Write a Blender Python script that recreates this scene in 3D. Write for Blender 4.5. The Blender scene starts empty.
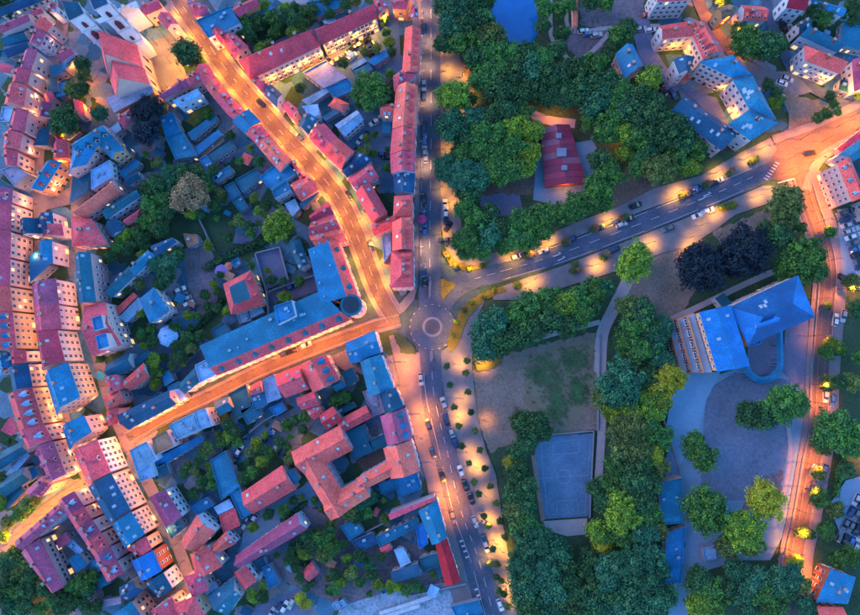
import bpy, math, random
from mathutils import Vector, Matrix
random.seed(11)
SC = bpy.context.scene
COL = SC.collection
# ---------------------------------------------------------------- camera, sky, sun, exposure
CAM_H = 220.0                                   # drone altitude in metres
FPX = 611.0                                     # focal length in photograph pixels
CX, CY = 430.0, 307.5
NADIR = (450.0, 362.0)                          # where straight down falls in the photograph
_down = Vector((NADIR[0]-CX, -(NADIR[1]-CY), -FPX)).normalized()
QCAM = _down.rotation_difference(Vector((0, 0, -1)))
cam_data = bpy.data.cameras.new('camera'); cam = bpy.data.objects.new('camera', cam_data); COL.objects.link(cam)
cam.location = (0, 0, CAM_H); cam.rotation_mode = 'QUATERNION'; cam.rotation_quaternion = QCAM
cam_data.sensor_fit = 'HORIZONTAL'; cam_data.sensor_width = 36.0; cam_data.lens = 36.0*FPX/860.0
cam_data.clip_start = 1.0; cam_data.clip_end = 20000.0
SC.camera = cam
world = bpy.data.worlds.new('World'); SC.world = world; world.use_nodes = True
_nt = world.node_tree
_bg = _nt.nodes['Background']; _sky = _nt.nodes.new('ShaderNodeTexSky'); _sky.sky_type = 'NISHITA'; _sky.sun_disc = False
SUN_EL, SUN_ROT = math.radians(8), math.radians(290)
_sky.sun_elevation = SUN_EL; _sky.sun_rotation = SUN_ROT; _sky.air_density = 1.0; _sky.dust_density = 0.3; _sky.ozone_density = 4.0
_nt.links.new(_sky.outputs[0], _bg.inputs[0]); _bg.inputs[1].default_value = SKY_STRENGTH = 0.15
_sd = bpy.data.lights.new('sun', 'SUN'); _sd.energy = 0.20; _sd.angle = math.radians(45); _sd.color = (1.0, 0.45, 0.50)
_so = bpy.data.objects.new('sun', _sd); COL.objects.link(_so)
_so.rotation_euler = Vector((-0.75, 0.30, 0.55)).to_track_quat('Z', 'Y').to_euler()
SC.view_settings.view_transform = 'Standard'; SC.view_settings.look = 'None'; SC.view_settings.gamma = 1.0
SC.view_settings.exposure = 2.5
SC.cycles.use_denoising = True
SC.cycles.max_bounces = 4; SC.cycles.diffuse_bounces = 2; SC.cycles.glossy_bounces = 2
SC.cycles.sample_clamp_indirect = 4.0
LAMP = 0.17                                       # scale of every street lamp's power

def P(px, py, h=0.0):
    """world point at height h that the photograph shows at pixel (px, py)"""
    d = QCAM @ Vector((px-CX, -(py-CY), -FPX))
    t = (CAM_H-h)/(-d.z)
    return Vector((d.x*t, d.y*t, h))
MPP = (P(431, 307)-P(430, 307)).length           # metres per pixel on the ground, about 0.36

# ---------------------------------------------------------------- materials
MATS = {}
def _n(nt, t, **kw):
    n = nt.nodes.new(t)
    for k, v in kw.items(): setattr(n, k, v)
    return n
def mat(name, col, rough=0.7, var=0.25, scale=0.35, fine=3.0, mode='plain', metal=0.0, emit=0.0, col2=None, objvar=0.0, bump=0.0, spec=0.3):
    """procedural surface: broad and fine noise on the colour, optional rows or seams in the surface's own metres (UV)"""
    if name in MATS: return MATS[name]
    m = bpy.data.materials.new(name); m.use_nodes = True; nt = m.node_tree; L = nt.links.new
    b = nt.nodes['Principled BSDF']; b.inputs['Roughness'].default_value = rough; b.inputs['Metallic'].default_value = metal
    b.inputs['Specular IOR Level'].default_value = spec
    MATS[name] = m
    if emit:
        b.inputs['Base Color'].default_value = (*col, 1); b.inputs['Emission Color'].default_value = (*col, 1); b.inputs['Emission Strength'].default_value = emit
        return m
    geo = _n(nt, 'ShaderNodeNewGeometry')
    n1 = _n(nt, 'ShaderNodeTexNoise'); n1.inputs['Scale'].default_value = scale; n1.inputs['Detail'].default_value = 4
    n2 = _n(nt, 'ShaderNodeTexNoise'); n2.inputs['Scale'].default_value = fine; n2.inputs['Detail'].default_value = 3
    L(geo.outputs['Position'], n1.inputs['Vector']); L(geo.outputs['Position'], n2.inputs['Vector'])
    add = _n(nt, 'ShaderNodeMath', operation='ADD'); L(n1.outputs[0], add.inputs[0]); L(n2.outputs[0], add.inputs[1])
    val = add.outputs[0]
    if mode in ('tile', 'seam', 'panel'):
        uv = _n(nt, 'ShaderNodeUVMap'); mp = _n(nt, 'ShaderNodeMapping'); L(uv.outputs[0], mp.inputs[0])
        if mode == 'tile':
            mp.inputs['Scale'].default_value = (0.9, 3.2, 1); t = _n(nt, 'ShaderNodeTexNoise'); t.inputs['Scale'].default_value = 1.0; t.inputs['Detail'].default_value = 2
            L(mp.outputs[0], t.inputs['Vector']); src = t.outputs[0]; amt = 1.15
        else:
            mp.inputs['Scale'].default_value = (0.8 if mode == 'seam' else 0.28, 0.004 if mode == 'seam' else 0.2, 1)
            t = _n(nt, 'ShaderNodeTexBrick'); t.inputs['Scale'].default_value = 1.0; t.inputs['Mortar Size'].default_value = 0.05 if mode == 'seam' else 0.02
            t.inputs['Brick Width'].default_value = 1.0; t.inputs['Row Height'].default_value = 1.0; t.offset = 0.0
            t.inputs['Color1'].default_value = (.42,)*3+(1,); t.inputs['Color2'].default_value = (.62,)*3+(1,); t.inputs['Mortar'].default_value = (.12,)*3+(1,)
            L(mp.outputs[0], t.inputs['Vector']); src = t.outputs[0]; amt = 0.75
        ml = _n(nt, 'ShaderNodeMath', operation='MULTIPLY_ADD'); ml.inputs[1].default_value = amt; L(src, ml.inputs[0]); L(val, ml.inputs[2])
        sb = _n(nt, 'ShaderNodeMath', operation='SUBTRACT'); L(ml.outputs[0], sb.inputs[0]); sb.inputs[1].default_value = amt*0.5; val = sb.outputs[0]
    if mode == 'plots':
        rt = _n(nt, 'ShaderNodeMapping'); rt.inputs['Rotation'].default_value = (0, 0, .48); L(geo.outputs['Position'], rt.inputs[0])
        vo = _n(nt, 'ShaderNodeTexVoronoi', distance='CHEBYCHEV'); vo.inputs['Scale'].default_value = .15; vo.inputs['Randomness'].default_value = .85; L(rt.outputs[0], vo.inputs['Vector'])
        cr = _n(nt, 'ShaderNodeValToRGB'); cr.color_ramp.interpolation = 'CONSTANT'; sp = _n(nt, 'ShaderNodeSeparateColor'); L(vo.outputs['Color'], sp.inputs[0]); L(sp.outputs[0], cr.inputs[0])
        cols = [(.05, .16, .25), (.08, .23, .36), (.04, .11, .055), (.13, .27, .39), (.06, .12, .05), (.22, .23, .28), (.03, .085, .045), (.24, .28, .35)]
        for i, c_ in enumerate(cols):
            e = cr.color_ramp.elements[i] if i < 2 else cr.color_ramp.elements.new(i/8); e.position = i/8; e.color = (*c_, 1)
    mr = _n(nt, 'ShaderNodeMapRange'); mr.inputs['From Min'].default_value = 0.65; mr.inputs['From Max'].default_value = 1.35
    L(val, mr.inputs['Value'])
    mix = _n(nt, 'ShaderNodeMix', data_type='RGBA'); L(mr.outputs[0], mix.inputs['Factor'])
    lo = tuple(c*(1-var) for c in col) if col2 is None else col2
    mix.inputs['A'].default_value = (*lo, 1); mix.inputs['B'].default_value = (*[min(1, c*(1+var)) for c in col], 1)
    out = mix.outputs['Result']
    if mode == 'plots':
        mu = _n(nt, 'ShaderNodeMix', data_type='RGBA', blend_type='MULTIPLY'); mu.inputs['Factor'].default_value = 1.0; L(cr.outputs[0], mu.inputs['A']); L(out, mu.inputs['B']); out = mu.outputs['Result']
    if objvar:
        oi = _n(nt, 'ShaderNodeObjectInfo'); r = _n(nt, 'ShaderNodeMapRange'); L(oi.outputs['Random'], r.inputs['Value'])
        r.inputs['To Min'].default_value = 1-objvar; r.inputs['To Max'].default_value = 1+objvar
        r2 = _n(nt, 'ShaderNodeMath', operation='MULTIPLY_ADD'); L(oi.outputs['Random'], r2.inputs[0]); r2.inputs[1].default_value = 0.02; r2.inputs[2].default_value = 0.49
        hs = _n(nt, 'ShaderNodeHueSaturation'); L(out, hs.inputs['Color']); L(r.outputs[0], hs.inputs['Value']); L(r2.outputs[0], hs.inputs['Hue']); out = hs.outputs[0]
    L(out, b.inputs['Base Color'])
    if bump:
        bp = _n(nt, 'ShaderNodeBump'); bp.inputs['Strength'].default_value = bump; bp.inputs['Distance'].default_value = 0.2
        L(val, bp.inputs['Height']); L(bp.outputs[0], b.inputs['Normal'])
    return m

ROOF = {'R': ('rose red', (.66, .09, .14), 'tile'), 'C': ('coral red', (.84, .105, .105), 'tile'), 'V': ('plum', (.40, .08, .17), 'tile'),
        'W': ('deep red', (.55, .055, .09), 'tile'), 'B': ('blue', (.015, .25, .50), 'seam'), 'D': ('dark blue', (.010, .11, .24), 'seam'),
        'L': ('pale blue', (.20, .42, .66), 'panel'), 'T': ('teal blue', (.012, .17, .27), 'seam'), 'O': ('rust brown', (.36, .20, .13), 'panel'),
        'G': ('lilac grey', (.30, .29, .42), 'panel'), 'E': ('bright red', (.66, .02, .05), 'seam'), 'U': ('vivid blue', (.012, .24, .66), 'seam'), 'K': ('deep blue', (.008, .12, .34), 'seam')}  # last entry: a roof blue with the slope's shade put into it
def roof_mat(c):
    nm, col, mode = ROOF[c]
    return mat('roof_'+nm.replace(' ', '_'), col, 0.66, 0.40, 0.22, 2.0, mode, objvar=0.20)
WALLC = {'cream': (.58, .38, .38), 'white': (.52, .50, .56), 'pink': (.60, .36, .38), 'yellow': (.60, .40, .29), 'lilac': (.48, .42, .58),
         'blue': (.45, .58, .74), 'orange': (.62, .28, .14), 'brick': (.36, .09, .06), 'grey': (.24, .27, .34), 'tan': (.55, .40, .28)}
def wall_mat(c): return mat('wall_'+c, WALLC[c], 0.85, 0.14, 0.3, 2.0, objvar=0.06)

# ---------------------------------------------------------------- mesh building and objects
class MB:
    def __init__(s): s.v = []; s.f = []; s.m = []; s.uv = []
    def face(s, pts, mi=0, uv=None):
        i = len(s.v); s.v += [tuple(p) for p in pts]; s.f.append(tuple(range(i, i+len(pts)))); s.m.append(mi)
        if uv is None:
            a = Vector(pts[0]); u = Vector(pts[1])-a; nrm = None
            for k in range(2, len(pts)):
                nrm = u.cross(Vector(pts[k])-a)
                if nrm.length > 1e-6: break
            u = u.normalized() if u.length > 1e-9 else Vector((1, 0, 0)); w = nrm.normalized().cross(u) if nrm.length > 1e-9 else Vector((0, 1, 0))
            uv = [((Vector(p)-a).dot(u), (Vector(p)-a).dot(w)) for p in pts]
        s.uv += uv
    def box(s, x0, y0, z0, x1, y1, z1, mi=0, bottom=False):
        p = [Vector((x, y, z)) for z in (z0, z1) for y in (y0, y1) for x in (x0, x1)]
        for q in ((4, 5, 7, 6), (0, 1, 5, 4), (1, 3, 7, 5), (3, 2, 6, 7), (2, 0, 4, 6)) + (((1, 0, 2, 3),) if bottom else ()): s.face([p[i] for i in q], mi)
    def prism(s, poly, z0, z1, mi=0, side=None, bottom=False):
        side = mi if side is None else side
        s.face([(x, y, z1) for x, y in poly], mi); n = len(poly)
        for i in range(n):
            a, b = poly[i], poly[(i+1) % n]; s.face([(a[0], a[1], z0), (b[0], b[1], z0), (b[0], b[1], z1), (a[0], a[1], z1)], side)
        if bottom: s.face([(x, y, z0) for x, y in reversed(poly)], side)
    def cyl(s, cx, cy, r0, r1, z0, z1, n=10, mi=0, cap=True):
        A = [(math.cos(2*math.pi*i/n), math.sin(2*math.pi*i/n)) for i in range(n)]
        for i in range(n):
            a, b = A[i], A[(i+1) % n]
            s.face([(cx+a[0]*r0, cy+a[1]*r0, z0), (cx+b[0]*r0, cy+b[1]*r0, z0), (cx+b[0]*r1, cy+b[1]*r1, z1), (cx+a[0]*r1, cy+a[1]*r1, z1)] if r1 > 1e-6 else
                   [(cx+a[0]*r0, cy+a[1]*r0, z0), (cx+b[0]*r0, cy+b[1]*r0, z0), (cx, cy, z1)], mi)
        if cap and r1 > 1e-6: s.face([(cx+a[0]*r1, cy+a[1]*r1, z1) for a in A], mi)
    def tube(s, a, b, r, n=6, mi=0):
        a, b = Vector(a), Vector(b); d = (b-a).normalized(); u = d.orthogonal().normalized(); w = d.cross(u)
        R = [u*math.cos(2*math.pi*i/n)*r+w*math.sin(2*math.pi*i/n)*r for i in range(n)]
        for i in range(n):
            j = (i+1) % n; s.face([a+R[i], a+R[j], b+R[j], b+R[i]], mi)
        s.face([b+q for q in R], mi)
    def mesh(s, name, mats):
        me = bpy.data.meshes.new(name); me.from_pydata(s.v, [], s.f)
        for m in mats: me.materials.append(m)
        if len(mats) > 1: me.polygons.foreach_set('material_index', s.m)
        l = me.uv_layers.new(name='UVMap'); l.data.foreach_set('uv', [c for q in s.uv for c in q])
        me.update(); return me

def link(name, me, parent=None, loc=(0, 0, 0)):
    o = bpy.data.objects.new(name, me); COL.objects.link(o); o.location = loc
    if parent is not None: o.parent = parent
    return o
ALL_LABELS = {}
def tag(o, label, cat, group=None):
    o['label'] = label; o['category'] = cat
    ALL_LABELS.setdefault(label, []).append(o)
    if group: o['group'] = group
    return o
def thing(name, loc, label, cat, group=None, rz=0.0):
    o = bpy.data.objects.new(name, None); COL.objects.link(o); o.location = loc; o.rotation_euler = (0, 0, rz); o.empty_display_size = 0.5
    return tag(o, label, cat, group)
def structure(name, me, loc=(0, 0, 0), kind='structure'):
    o = link(name, me, None, loc); o['kind'] = kind; return o

_layer = [0]
def zlayer(base):
    _layer[0] += 1; return base + _layer[0]*0.0045
def ccw(poly):
    a = sum(poly[i][0]*poly[(i+1) % len(poly)][1]-poly[(i+1) % len(poly)][0]*poly[i][1] for i in range(len(poly)))
    return poly if a > 0 else poly[::-1]
def patch(name, pts, m, z=0.0, kerb=0.0, kind='structure', parent=None):
    """a ground sheet from an outline on the photograph's ground; with kerb > 0 a raised pavement with real sides"""
    poly = ccw([tuple(P(x, y)[:2]) for x, y in pts]); zt = zlayer(z)+kerb; b = MB()
    if kerb: b.prism(poly, 0.0, zt)
    else: b.face([(x, y, zt) for x, y in poly])
    o = link(name, b.mesh(name, [m]), parent)
    if parent is None: o['kind'] = kind
    return o
_RG = random.Random(77)
def rough(pts, amp=2.2, step=4.0):
    """an uneven natural edge for lawns and soil"""
    out = []; n = len(pts)
    for i in range(n):
        a, b = pts[i], pts[(i+1) % n]; m = max(1, int(math.dist(a, b)/step))
        for j in range(m):
            t = j/m; out.append((a[0]+(b[0]-a[0])*t+_RG.uniform(-amp, amp), a[1]+(b[1]-a[1])*t+_RG.uniform(-amp, amp)))
    return out
def smooth_line(pts, k=3):
    out = []
    for i in range(len(pts)-1):
        p0, p1, p2, p3 = pts[max(0, i-1)], pts[i], pts[i+1], pts[min(len(pts)-1, i+2)]
        for j in range(k):
            t = j/k; f = lambda a, b, c, d: 0.5*((2*b)+(-a+c)*t+(2*a-5*b+4*c-d)*t*t+(-a+3*b-3*c+d)*t**3)
            out.append((f(p0[0], p1[0], p2[0], p3[0]), f(p0[1], p1[1], p2[1], p3[1])))
    return out+[pts[-1]]
def offset_line(pts, w0, w1=None):
    w1 = w0 if w1 is None else w1; L = []; n = len(pts)
    for i in range(n):
        a, b = pts[max(0, i-1)], pts[min(n-1, i+1)]; d = math.hypot(b[0]-a[0], b[1]-a[1]) or 1
        w = w0+(w1-w0)*i/(n-1); L.append((pts[i][0]-(b[1]-a[1])/d*w, pts[i][1]+(b[0]-a[0])/d*w))
    return L
def strip(name, pts, width, m, z=0.0, kerb=0.0, off=0.0, parent=None, sm=True, w1=None):
    """a road, path or line of given width (pixels) along a line on the ground"""
    if sm and len(pts) > 2: pts = smooth_line(pts)
    w1 = width if w1 is None else w1
    A = offset_line(pts, off-width/2, off-w1/2); B = offset_line(pts, off+width/2, off+w1/2); zt = zlayer(z)+kerb; b = MB()
    for i in range(len(pts)-1):
        q = [P(*A[i]), P(*B[i]), P(*B[i+1]), P(*A[i+1])]; q = [(v.x, v.y, zt) for v in q]
        if ccw([v[:2] for v in q])[0] != q[0][:2]: q = q[::-1]
        b.face(q)
        if kerb:
            for s in (A, B):
                u, v = P(*s[i]), P(*s[i+1]); b.face([(u.x, u.y, 0), (v.x, v.y, 0), (v.x, v.y, zt), (u.x, u.y, zt)])
    o = link(name, b.mesh(name, [m]), parent)
    if parent is None: o['kind'] = 'structure'
    return o

# ---------------------------------------------------------------- houses
GLASS = mat('window_glass', (.02, .03, .06), 0.12, 0.3, spec=0.6)
FRAME = mat('window_frame', (.70, .66, .68), 0.6, 0.1)
LITGLASS = mat('lit_window', (1.0, .55, .20), emit=.30)
def _window_mesh(w, h, glass, name):
    b = MB(); t = 0.11; d = 0.09
    for (x0, z0, x1, z1) in ((-w/2-t, -t, -w/2, h+t), (w/2, -t, w/2+t, h+t), (-w/2, h, w/2, h+t), (-w/2, -t, w/2, 0), (-0.03, 0, 0.03, h)):
        b.box(x0, 0, z0, x1, d if x1-x0 > 0.07 else d*0.6, z1, 0)
    b.box(-w/2-0.2, 0, -t-0.07, w/2+0.2, 0.2, -t, 0)
    b.face([(w/2, 0.02, 0), (-w/2, 0.02, 0), (-w/2, 0.02, h), (w/2, 0.02, h)], 1)
    return b.mesh(name, [FRAME, glass])
WIN = _window_mesh(1.0, 1.6, GLASS, 'window'); WINLIT = _window_mesh(1.0, 1.6, LITGLASS, 'window_lit'); WINS = _window_mesh(.85, 1.4, GLASS, 'window_small'); WINTALL = _window_mesh(1.5, 2.1, GLASS, 'window_tall')
ATTIC = _window_mesh(0.8, 0.9, GLASS, 'attic_window')
def _door(w, h, glass):
    b = MB(); t = .14
    for (x0, z0, x1, z1) in ((-w/2-t, 0, -w/2, h+t), (w/2, 0, w/2+t, h+t), (-w/2, h, w/2, h+t)): b.box(x0, 0, z0, x1, .12, z1, 0)
    b.face([(w/2, .02, 0), (-w/2, .02, 0), (-w/2, .02, h), (w/2, .02, h)], 1); return b.mesh('door', [FRAME, glass])
DOOR = _door(1.2, 2.3, mat('door_wood', (.10, .06, .05), .6, .3)); SHOP = _door(1.8, 2.2, mat('shop_glass', (1.0, .55, .22), emit=.22))
def _skylight():
    b = MB(); b.box(-.5, -.65, 0, .5, .65, .1, 0); b.face([(-.4, -.55, .104), (.4, -.55, .104), (.4, .55, .104), (-.4, .55, .104)], 1)
    return b.mesh('skylight', [mat('skylight_frame', (.30, .30, .34), .5), mat('skylight_glass', (.28, .42, .60), .1, .1, spec=.8)])
SKYL = _skylight()
def _chimney():
    b = MB(); b.box(-.4, -.32, -1.2, .4, .32, 1.15, 0); b.box(-.48, -.40, 1.15, .48, .40, 1.32, 1); b.cyl(-.17, 0, .12, .10, 1.32, 1.65, 6, 2); b.cyl(.17, 0, .12, .10, 1.32, 1.65, 6, 2)
    return b.mesh('chimney', [mat('chimney_brick', (.26, .09, .07), .9, .3), mat('chimney_cap', (.4, .4, .42), .8), mat('chimney_pot', (.32, .12, .08), .8)])
CHIM = _chimney()
def _vent():
    b = MB(); b.box(-.6, -.45, 0, .6, .45, .7, 0); b.box(-.7, -.55, .7, .7, .55, .78, 1)
    return b.mesh('roof_vent', [mat('vent_metal', (.10, .20, .32), .5, .2), mat('vent_cap', (.20, .34, .48), .5, .2)])
VENT = _vent()
_DORM = {}
def dormer_mesh(rc, wc):
    if (rc, wc) in _DORM: return _DORM[rc, wc]
    b = MB(); w, h, pk, D = .85, 1.35, .75, 3.4
    b.face([(w, 0, -.9), (-w, 0, -.9), (-w, 0, h), (0, 0, h+pk), (w, 0, h)], 1)
    b.face([(-w, 0, -.9), (-w, -D, -.9), (-w, -D, h), (-w, 0, h)], 1); b.face([(w, -D, -.9), (w, 0, -.9), (w, 0, h), (w, -D, h)], 1)
    o = .2
    b.face([(-w-o, o, h-.16), (0, o, h+pk+.06), (0, -D, h+pk+.06), (-w-o, -D, h-.16)], 0); b.face([(0, o, h+pk+.06), (w+o, o, h-.16), (w+o, -D, h-.16), (0, -D, h+pk+.06)], 0)
    b.face([(.5, .02, .1), (-.5, .02, .1), (-.5, .02, h-.1), (.5, .02, h-.1)], 2)
    _DORM[rc, wc] = b.mesh('dormer', [roof_mat(rc), wall_mat(wc), GLASS]); return _DORM[rc, wc]

HOUSES = []          # every footprint, so windows are only put where no neighbour stands against the wall
ORD = ['first', 'second', 'third', 'fourth', 'fifth', 'sixth', 'seventh', 'eighth', 'ninth', 'tenth', 'eleventh', 'twelfth']
RW = {'g': 'gabled', 'h': 'hipped', 'f': 'flat-roofed', 's': 'lean-to', 'm': 'mansard', 'M': 'mansard'}
def inset(poly, d):
    """move each edge of a CCW polygon inwards by d[i]"""
    n = len(poly); out = []
    for i in range(n):
        a, b, c = Vector(poly[i-1]), Vector(poly[i]), Vector(poly[(i+1) % n]); d0, d1 = d[i-1], d[i]
        u = (b-a).normalized(); w = (c-b).normalized(); nu = Vector((-u.y, u.x)); nw = Vector((-w.y, w.x))
        cr = u.x*w.y-u.y*w.x
        if abs(cr) < 0.15: out.append(tuple(b+nu*d0)); continue
        p = a+nu*d0; q = b+nw*d1; t = ((q.x-p.x)*w.y-(q.y-p.y)*w.x)/cr; out.append(tuple(p+u*t))
    return out
def house(kind, rc, h, pts, rise=None, hint='', wall='white', d=0, bd=0, k=None, s=None, noun=None, label=None, win=True, ridge=None, rc2='B', name=None, group=None, f=0.3, gapw=2.05, tall=False, storey=2.9, dc=None, of=None):
    if kind in 'fs' and h <= 7 and wall == 'white':
        h = max(2.8, h*.68); wall = 'grey'; mx = sum(p[0] for p in pts)/4; my = sum(p[1] for p in pts)/4; pts = [(mx+(x-mx)*1.07, my+(y-my)*1.07) for x, y in pts]
    q = [P(x, y, h) for x, y in pts]
    a2 = sum(q[i].x*q[(i+1) % 4].y-q[(i+1) % 4].x*q[i].y for i in range(4))
    if a2 < 0: q = [q[1], q[0], q[3], q[2]]
    if kind in 'gh' and ridge is None:
        if ((q[1]-q[0]).length+(q[2]-q[3]).length) < ((q[2]-q[1]).length+(q[3]-q[0]).length): q = q[1:]+q[:1]
    HOUSES.append(dict(kind=kind, rc=rc, h=h, q=[(v.x, v.y) for v in q], rise=rise, hint=hint, wall=wall, d=d, bd=bd, k=k, s=s, noun=noun, label=label, win=win, rc2=rc2, name=name, group=group, f=f, gapw=gapw, tall=tall, storey=storey, dc=dc, of=of))
def inside(p, q):
    s = 0; n = len(q)
    for i in range(n):
        a, b = q[i], q[(i+1) % n]; c = (b[0]-a[0])*(p[1]-a[1])-(b[1]-a[1])*(p[0]-a[0])
        if c < 0: return False
    return True
BLD = {}; BLABEL = {}        # buildings of several wings: the wings are parts of one thing
def build_house(H, rnd):
    kind, rc, h, q = H['kind'], H['rc'], H['h'], H['q']
    j = rnd.uniform(.01, .05); q = inset(q, [j]*4)
    cx = sum(p[0] for p in q)/4; cy = sum(p[1] for p in q)/4
    L = [(p[0]-cx, p[1]-cy) for p in q]
    e01 = math.dist(L[0], L[1]); e12 = (math.dist(L[1], L[2])+math.dist(L[3], L[0]))/2
    rise = H['rise']
    if rise is None: rise = {'g': min(7, .42*e12), 'h': min(6, .36*min(e01, e12)), 'f': 0, 's': .16*e12, 'm': 2.6, 'M': 2.6}[kind]
    noun = H['noun'] or ('shed' if h < 4.5 else 'building' if kind == 'f' else 'house')
    label = H['label'] or f"{ROOF[rc][0]} {RW[kind]} {noun} {H['hint']}".strip()
    if 'red' not in label and 'blue' not in label and 'plum' not in label and not H['label']: pass
    name = H['name'] or ('shed' if noun == 'shed' else 'house' if noun == 'house' else noun.replace(' ', '_'))
    of = H['of']; new = not (of and of in BLD)
    if of and new: label = BLABEL[of]
    T = BLD[of] if not new else thing(name, (cx, cy, 0), label, noun if ' ' not in noun else noun.split()[-1], H['group'])
    if of: BLD[of] = T
    off = Vector((cx, cy, 0))-T.location
    rm, wm = roof_mat(rc), wall_mat(H['wall'])
    oh = .32 if h > 4.5 else .18
    W = inset(L, [oh]*4) if kind != 'f' else L
    slope = rise/max(.5, e12/2)
    b = MB(); n = 4
    mid = lambda a, c, t=.5: (a[0]+(c[0]-a[0])*t, a[1]+(c[1]-a[1])*t)
    V3 = lambda p, z: Vector((p[0], p[1], z))
    planes = []                                           # (eave a, eave b, up-slope vector per metre, length) for roof furniture
    ztop = [h]*4
    # walls
    if kind == 'g':
        zr = h+rise-.12
        for i in range(4):
            a, c = W[i], W[(i+1) % 4]
            if i in (1, 3): b.face([V3(a, 0), V3(c, 0), V3(c, h), V3(mid(a, c), zr), V3(a, h)])
            else: b.face([V3(a, 0), V3(c, 0), V3(c, h), V3(a, h)])
    elif kind in 's':
        zz = [h, h, h+rise, h+rise]
        for i in range(4): a, c = W[i], W[(i+1) % 4]; b.face([V3(a, 0), V3(c, 0), V3(c, zz[(i+1) % 4]), V3(a, zz[i])])
        ztop = [h, h, h+rise, h]
    elif kind == 'm':
        I = (mid(W[0], W[3], H['f']), mid(W[1], W[2], H['f'])); zf = h+rise-.15
        b.face([V3(W[0], 0), V3(W[1], 0), V3(W[1], h), V3(W[0], h)]); b.face([V3(W[1], 0), V3(W[2], 0), V3(W[2], zf), V3(I[1], zf), V3(W[1], h)])
        b.face([V3(W[2], 0), V3(W[3], 0), V3(W[3], zf), V3(W[2], zf)]); b.face([V3(W[3], 0), V3(W[0], 0), V3(W[0], h), V3(I[0], zf), V3(W[3], zf)])
    else:
        hh = h+.45 if kind == 'f' else h
        for i in range(4): a, c = W[i], W[(i+1) % 4]; b.face([V3(a, 0), V3(c, 0), V3(c, hh), V3(a, hh)])
    link('wall', b.mesh('wall', [wm]), T, off)
    # roof
    r = MB(); th = .2
    def slab(pts, mi=0):
        r.face(pts, mi); m = len(pts)
        for i in range(m):
            a, c = pts[i], pts[(i+1) % m]; dz = Vector((0, 0, -th)); r.face([a+dz, c+dz, c, a], mi)
        r.face([p+Vector((0, 0, -th)) for p in reversed(pts)], mi)
    mats = [rm]
    if kind == 'g':
        r0, r1 = V3(mid(L[3], L[0]), h+rise), V3(mid(L[1], L[2]), h+rise)
        zl = h+.06
        slab([V3(L[0], zl), V3(L[1], zl), r1, r0]); slab([V3(L[2], zl), V3(L[3], zl), r0, r1])
        planes = [(L[0], L[1], r0, r1, zl), (L[2], L[3], r1, r0, zl)]
    elif kind == 'h':
        ins = min(e12*.5, e01*.45)/e01
        m0, m1 = mid(L[3], L[0]), mid(L[1], L[2]); r0, r1 = V3(mid(m0, m1, ins), h+rise), V3(mid(m0, m1, 1-ins), h+rise); zl = h+.06
        A = [V3(p, zl) for p in L]
        slab([A[0], A[1], r1, r0]); slab([A[2], A[3], r0, r1]); slab([A[1], A[2], r1], 1 if H['rc2'] == 'U' else 0); slab([A[3], A[0], r0], 1 if H['rc2'] == 'U' else 0); mats = [rm, roof_mat('U')] if H['rc2'] == 'U' else [rm]  # hip ends can take a brighter blue, light put into the colour
        planes = [(L[0], L[1], r0, r1, zl), (L[2], L[3], r1, r0, zl)]
    elif kind == 's':
        A = [V3(L[0], h+.06), V3(L[1], h+.06), V3(L[2], h+rise+.06), V3(L[3], h+rise+.06)]; slab(A)
        planes = [(L[0], L[1], A[3], A[2], h+.06)]; r0, r1 = A[3], A[2]
    elif kind == 'm':
        I = (mid(L[0], L[3], H['f']), mid(L[1], L[2], H['f'])); zf = h+rise
        slab([V3(L[0], h+.06), V3(L[1], h+.06), V3(I[1], zf), V3(I[0], zf)]); slab([V3(I[0], zf), V3(I[1], zf), V3(L[2], zf), V3(L[3], zf)], 1); mats = [rm, roof_mat(H['rc2'])]
        planes = [(L[0], L[1], V3(I[0], zf), V3(I[1], zf), h+.06)]; r0, r1 = V3(I[0], zf), V3(I[1], zf)
    elif kind == 'M':
        f = H['f']*min(e01, e12); I = inset(L, [f]*4); zf = h+rise
        for i in range(4): slab([V3(L[i], h+.06), V3(L[(i+1) % 4], h+.06), V3(I[(i+1) % 4], zf), V3(I[i], zf)])
        slab([V3(p, zf+.05) for p in I], 1); mats = [rm, roof_mat(H['rc2'])]
        planes = [(L[i], L[(i+1) % 4], V3(I[i], zf), V3(I[(i+1) % 4], zf), h+.06) for i in range(4)]
    else:
        I = inset(L, [.28]*4); r.face([V3(p, h+.01) for p in I]); hh = h+.45
        for i in range(4):
            a, c, e, g = L[i], L[(i+1) % 4], I[(i+1) % 4], I[i]
            r.face([V3(a, hh), V3(c, hh), V3(e, hh), V3(g, hh)]); r.face([V3(g, hh), V3(e, hh), V3(e, h), V3(g, h)])
    RO = link('roof', r.mesh('roof', mats), T, off)
    if kind in 'gh' and h > 4:                            # ridge tiles
        g = MB(); dv = (r1-r0); dl = dv.length
        if dl > .5:
            u = dv.normalized(); w = Vector((-u.y, u.x, 0))*.2; up = Vector((0, 0, .1)); dn = Vector((0, 0, -.02))
            g.face([r0-w+dn, r1-w+dn, r1+up, r0+up]); g.face([r0+up, r1+up, r1+w+dn, r0+w+dn]); link('ridge_cap', g.mesh('ridge_cap', [rm]), RO)
    # dormers, skylights, chimneys, vents
    C = Vector((cx, cy))
    def facing(a, c):
        nx, ny = (c[1]-a[1]), -(c[0]-a[0]); l = math.hypot(nx, ny); return -(nx*(cx+(a[0]+c[0])/2)+ny*(cy+(a[1]+c[1])/2))/l/max(20, C.length)
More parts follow.
